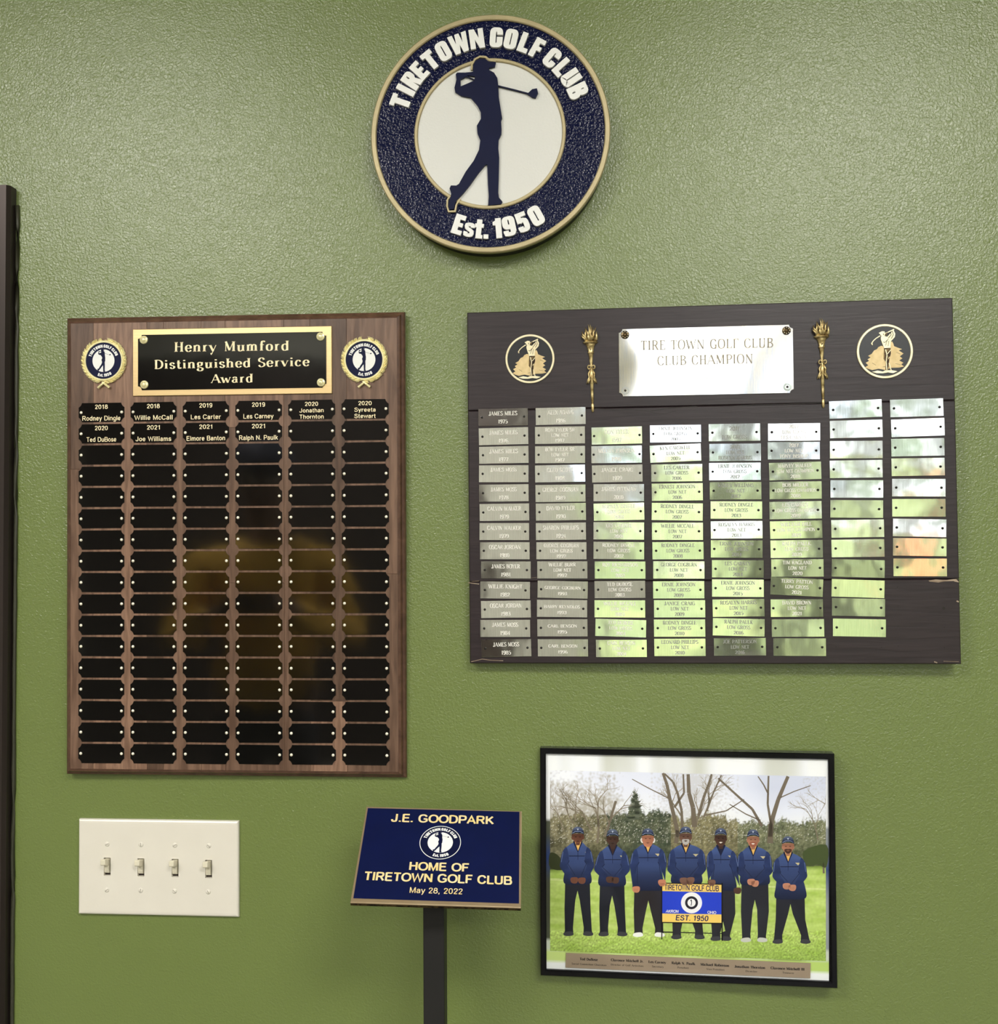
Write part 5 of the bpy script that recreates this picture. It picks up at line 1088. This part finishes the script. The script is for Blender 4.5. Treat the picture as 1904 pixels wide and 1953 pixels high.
    shape([(hx-32, hy-22), (hx-34, hy+4), (hx-26, ch-14), (hx-12, ch), (hx+12, ch), (hx+26, ch-14), (hx+34, hy+4), (hx+32, hy-22)], skin, lay+7, True, shade=lambda x, y: mixc(jit(skin, .28, 1), jit(skin, -.45, 1), abs(x-hx+6)/44+(.35 if y < hy-8 else 0)))
    for s_ in (-1, 1):
        shape([(hx+s_*34, hy-6), (hx+s_*40, hy-2), (hx+s_*37, hy+12), (hx+s_*32, hy+10)], jit(skin, -.2, 1), lay+6)
        shape([(hx+s_*13-8, hy-5), (hx+s_*13, hy-9), (hx+s_*13+8, hy-5), (hx+s_*13, hy-1)], jit(skin, -.75, 1), lay+8)
    shape([(hx-3, hy-4), (hx+3, hy-4), (hx+8, hy+12), (hx-8, hy+12)], jit(skin, -.3, 1), lay+8)
    if facial: shape([(hx-22, hy+14), (hx, hy+10), (hx+22, hy+14), (hx+18, ch-6), (hx, ch+4), (hx-18, ch-6)], facial, lay+8, True)
    shape([(hx-12, hy+20), (hx, hy+17), (hx+12, hy+20), (hx, hy+27)], C3(225, 215, 205) if smile else jit(skin, -.6, 1), lay+9)
    # cap
    shape([(hx-34, hy-30), (hx-32, hy-48), (hx-16, hy-64), (hx+8, hy-66), (hx+28, hy-54), (hx+36, hy-30), (hx+20, hy-38), (hx-14, hy-38)], capc, lay+9, True, shade=lambda x, y: mixc(capc, C3(120, 134, 170), (hy-34-y)/60))
    shape([(hx-38, hy-22), (hx-30, hy-36), (hx, hy-42), (hx+30, hy-36), (hx+38, hy-22), (hx+14, hy-30), (hx-14, hy-30)], C3(20, 26, 46), lay+10, True)
    line([(hx-34, hy-28), (hx-16, hy-38), (hx+16, hy-38), (hx+34, hy-28)], 4, C3(130, 146, 180), lay+11)
    shape([(hx-6, hy-56), (hx+6, hy-56), (hx, hy-44)], C3(180, 188, 205), lay+11)
SK1, SK2, SK3, SK4, SK5 = C3(112, 72, 56), C3(82, 58, 48), C3(190, 128, 100), C3(120, 88, 74), C3(186, 130, 104)
BSH, WSH = C3(60, 60, 66), C3(236, 234, 240)
man(266,606,636,650,168,352,[(168,770),(354,770)],[(245,866),(292,868)],880,188,340,932,212,326,1198,SK1,BSH)
man(480,620,656,672,386,574,[(380,790),(574,790)],[(464,862),(498,866)],892,402,552,962,428,536,1200,SK2,BSH,neck=C3(60,44,40),capc=C3(50,54,60),facial=C3(66,50,44))
man(697,616,662,660,598,804,[(596,780),(802,770)],[(626,922),(785,880)],918,614,786,992,640,766,1204,SK3,WSH,hair=C3(222,218,212),pants=C3(40,34,34))
man(930,604,646,662,826,1048,[(830,790),(1044,785)],[(918,868),(962,866)],880,850,1022,1010,876,1012,1218,SK4,BSH,facial=C3(176,172,168),pants=C3(38,32,34))
man(1146,614,656,672,1060,1244,[(1070,800),(1248,800)],[(1090,880),(1250,930)],918,1088,1232,1120,1118,1176,1228,SK2,BSH,smile=True,pants=C3(36,34,38),neck=C3(28,32,56))
man(1345,622,662,676,1250,1456,[(1256,800),(1452,800)],[(1334,876),(1358,886)],884,1274,1438,988,1304,1398,1236,SK5,C3(190,190,186),smile=True,facial=C3(150,92,72),pants=C3(34,33,38))
man(1560,664,700,716,1470,1668,[(1476,830),(1666,830)],[(1552,902),(1588,912)],972,1488,1662,1014,1500,1664,1246,SK5,BSH,facial=C3(70,48,42),pants=C3(30,30,36))
# the club banner held in front of them
LB = 17
OR, BL = C3(244, 196, 104), C3(40, 66, 190)
for x0, x1 in ((780, 786), (1151, 1158)): shape([(x0, 884), (x1, 884), (x1, 1232+(8 if x0 > 1000 else 0)), (x0, 1232+(8 if x0 > 1000 else 0))], C3(20, 18, 22), LB)
line([(786, 1186), (1152, 1196)], 7, C3(24, 22, 28), LB-14); line([(786, 1186), (850, 1188)], 6, C3(24, 22, 28), LB)
shape([(783,882),(1154,890),(1154,1136),(783,1130)], C3(30, 24, 24), LB+1)
shape([(786,888),(1150,896),(1150,942),(786,934)], OR, LB+2); shape([(786,934),(1150,942),(1150,1078),(786,1072)], BL, LB+2); shape([(786,1072),(1150,1078),(1150,1130),(786,1124)], OR, LB+2)
circ = lambda x, y, r, n=28: [(x+r*math.cos(2*math.pi*i/n), y+r*math.sin(2*math.pi*i/n)) for i in range(n)]
shape(circ(966, 1006, 65), C3(232, 232, 240), LB+3); shape(circ(966, 1006, 40), C3(36, 34, 44), LB+4); shape(circ(966, 1006, 25), C3(236, 236, 240), LB+5)
shape([(958+(x-948)*.028+8, 1006+(y-947)*.028*1.35) for x, y in GOLFER], C3(36, 34, 44), LB+6)
def ptext(s_, x0, y0, x1, y1, hgt, col, lay, bold=.02, shear=0):
    g = sans_text(s_, .17); f_ = fit(g, 0, 1, 0, 1, cap=1)
    k = len(mb.v); mb.v += [pz(x0+(x1-x0)*u+shear*v*hgt, y0+(y1-y0)*u-v*hgt, lay) for u, v, z in f_.v]
    for f in f_.f: mb.f.append(tuple(k+i for i in f)); mb.c.append([col]*len(f))
INK = C3(40, 36, 84)
ptext('TIRETOWN GOLF CLUB', 800, 927, 1134, 935, 33, INK, LB+3); ptext('EST. 1950', 868, 1114, 1068, 1119, 32, INK, LB+3, .03, .12)
ptext('AKRON', 806, 1066, 884, 1068, 17, C3(238, 240, 250), LB+3, .03, .2); ptext('OHIO', 1064, 1073, 1118, 1075, 17, C3(240, 230, 215), LB+3, .03)
for qx, qy, sk in ((786, 884, SK3), (925, 878, SK4), (957, 876, SK4), (1092, 882, SK4)):
    shape([(qx-20, qy-14), (qx+14, qy-16), (qx+22, qy-2), (qx+14, qy+16), (qx-14, qy+18), (qx-22, qy+2)], sk, LB+5, True)
    for k in range(3): line([(qx-10+k*9, qy), (qx-8+k*9, qy+22)], 6, sk, LB+5)
mb.c = [[pr_(v) for v in c] for c in mb.c]
mb.build('photo_print', M['print'], P.e)
# tan strip with names
q = [P.at(*p, -.0030) for p in ((1079.8, 1817.5), (1546.8, 1837), (1545.9, 1866), (1078.9, 1845.4))]
b = MB(); b.prism([(p.x, p.y) for p in q], -.0036, -.0030); st = b.build('name_strip', M['strip'], P.e, label='tan metal strip printed with small names')
b = MB(); k34 = 3.4
for nm, nx0, nx1, ny, tl, tx0, tx1 in (('Ted DuBose', 225, 342, 106, 'Social Committee Chairman', 172, 398), ('Clarence Mitchell Jr.', 426, 640, 112, 'Director of Golf Activities', 426, 638), ('Les Carney', 670, 785, 124, 'Secretary', 693, 770), ('Ralph N. Paulk', 820, 975, 131, 'President', 858, 932),
        ('Michael Robinson', 1008, 1194, 141, 'Vice President', 1046, 1164), ('Jonathan Thornton', 1228, 1428, 154, 'Director', 1300, 1376), ('Clarence Mitchell III', 1462, 1683, 164, 'Treasurer', 1540, 1615)):
    for s_, x0, x1, y, hpx, tk in ((nm, nx0, nx1, ny, 16, .26), (tl, tx0, tx1, ny+28, 11, .16)):
        g = px_text(P, serif_text(s_, tk, .09, .05, .05), (1040+x0/k34, 1800+y/k34), (1040+x1/k34, 1800+(y+(x1-x0)*.045)/k34), hpx/k34, -.0029, cap=1); b.add(g.v, g.f)
b.build('lettering', M['ink'], st)

# ------------------------------------------------------------------ person mirrored in the black name tags
def skin_body(name, verts, edges, rad, m_, parent, sub=2):
    me = bpy.data.meshes.new(name); me.from_pydata([tuple(v) for v in verts], edges, [])
    o = put(name, me, parent); me.materials.append(m_)
    sk = o.modifiers.new('skin', 'SKIN'); sk.use_smooth_shade = True
    for v, r_ in zip(me.skin_vertices[0].data, rad): v.radius = (r_, r_) if not isinstance(r_, tuple) else r_
    me.skin_vertices[0].data[0].use_root = True
    ss = o.modifiers.new('sub', 'SUBSURF'); ss.levels = ss.render_levels = sub
    return o
M['skin'] = mat('brown_skin', (.16, .085, .055), .5, vary=(20, (.19, .10, .065), (1, 1, 1), .2))
M['jacket'] = mat('mustard_jacket', (.72, .42, .035), .7, vary=(12, (.6, .34, .03), (1, 1, 1), .2))
M['trouser'] = mat('dark_trousers', (.015, .015, .02), .8, vary=(20, (.02, .02, .03), (1, 1, 1), .2))
M['cap'] = mat('navy_cap', (.01, .012, .035), .7, vary=(30, (.014, .016, .045), (1, 1, 1), .2))
pe = bpy.data.objects.new('person', None); COL.objects.link(pe); pe.location = (-1.02, -2.15, 0); pe.rotation_euler = (0, 0, R(-8))
tag(pe, 'person in a mustard jacket and dark cap raising a phone', 'person')
# faces +y; body: pelvis, spine, neck, head, arms with hands, legs (one continuous skin)
V = [(0,0,.98),(0,0,1.15),(0,0,1.36),(0,.0,1.46),(0,.01,1.54),(0,.02,1.62),(0,.035,1.70),(0,.03,1.76)]
Ed = [(i, i+1) for i in range(7)]; Rd = [.14,(.14,.11),(.16,.12),.075,.055,.075,.088,.07]
def chain(start, pts, rs):
    p = start
    for q_, r_ in zip(pts, rs): V.append(q_); Rd.append(r_); Ed.append((p, len(V)-1)); p = len(V)-1
    return p
for s_ in (-1, 1):
    h = chain(2, [(s_*.13,0,1.43),(s_*.20,.0,1.41),(s_*.27,.06,1.18),(s_*.20,.26,1.24),(s_*.085,.40,1.31),(s_*.070,.44,1.325)], [.06,.058,.045,.037,.026,.028])
    for k in range(4): chain(h, [(s_*(.060-.001*k),.465,1.345-k*.017),(s_*.045,.488,1.345-k*.017),(s_*.028,.480,1.343-k*.017)], [.010,.009,.008])
    chain(h, [(s_*.055,.435,1.350),(s_*.035,.440,1.362)], [.011,.009])
    chain(0, [(s_*.09,0,.92),(s_*.10,.02,.50),(s_*.105,0,.10),(s_*.11,.05,.05),(s_*.115,.15,.035)], [.10,.065,.045,.045,.03])
skin_body('body', V, Ed, Rd, M['skin'], pe, 1)
JV = [(0,0,.92),(0,0,1.05),(0,0,1.25),(0,0,1.40),(0,0,1.47)]; JE = [(0,1),(1,2),(2,3),(3,4)]; JR = [(.185,.145),(.18,.145),(.185,.145),(.15,.11),.075]
for s_ in (-1, 1):
    p = 3
    for q_, r_ in zip([(s_*.14,0,1.42),(s_*.215,0,1.40),(s_*.28,.055,1.17),(s_*.21,.25,1.235),(s_*.115,.365,1.295)], [.085,.08,.068,.056,.046]): JV.append(q_); JR.append(r_); JE.append((p, len(JV)-1)); p = len(JV)-1
skin_body('jacket', JV, JE, JR, M['jacket'], pe)
TV = [(0,0,1.0),(0,0,.92)]; TE = [(0,1)]; TR_ = [(.165,.13),(.16,.13)]
for s_ in (-1, 1):
    p = 1
    for q_, r_ in zip([(s_*.10,0,.84),(s_*.105,.02,.50),(s_*.11,0,.09)], [.105,.083,.068]): TV.append(q_); TR_.append(r_); TE.append((p, len(TV)-1)); p = len(TV)-1
skin_body('trousers', TV, TE, TR_, M['trouser'], pe)
b = MB().lathe([(.101, 1.725), (.104, 1.76), (.09, 1.81), (.05, 1.842), (0, 1.85)], 20); b.v = [(x, y*1.12+.03, z) for x, y, z in b.v]
b.prism([(.085*math.cos(R(a)), .10+.095*math.sin(R(a))) for a in range(0, 181, 20)], 1.728, 1.736)
b.build('cap', M['cap'], pe, smooth=True)
b = MB()
for s_ in (-1, 1): b.lathe([(.013, 0), (.009, .006), (0, .008)], 8); 
b.v = [(x+(.032 if i < len(b.v)//2 else -.032), .112+z, 1.69+y) for i, (x, y, z) in enumerate(b.v)]
b.build('eyes', M['white'], pe, smooth=True)
MB().add([(-.012, .118, 1.645), (.012, .118, 1.645), (0, .142, 1.652), (0, .118, 1.69)], [(0, 1, 2), (1, 3, 2), (3, 0, 2)]).build('nose', M['skin'], pe)
MB().add([(-.028, .108, 1.618), (0, .116, 1.612), (.028, .108, 1.618), (0, .116, 1.626)], [(0, 1, 2, 3)]).build('mouth', M['screw_dark'], pe)
for s_ in (-1, 1):
    b = MB(); b.lathe([(.0, 0), (.045, 0), (.05, .03), (.042, .07), (.03, .095), (0, .1)], 14); b.v = [(x+s_*.113, y*2.3+.055, z) for x, y, z in b.v]; b.build('shoe', M['trouser'], pe, smooth=True)
ph = bpy.data.objects.new('phone', None); COL.objects.link(ph); ph.location = (-1.02+.484*math.sin(R(8)), -2.15+.484*math.cos(R(8)), 1.32); ph.rotation_euler = (0, 0, R(-8))
tag(ph, 'black phone held sideways in both hands of the person', 'phone')
MB().prism(rr(-.073, -.035, .073, .035, .009), -.004, .004, .001, .001).build('phone_body', M['black'], ph, rot=(R(90), 0, 0))
b = MB(); b.prism(rr(-.065, .002, -.032, .031, .006), -.0055, -.004); b.build('camera_bump', M['frame'], ph, rot=(R(90), 0, R(180)))
for o in bpy.data.objects:
    if o.type == 'MESH' and not o.parent and 'kind' not in o and 'label' not in o: print('untagged', o.name)
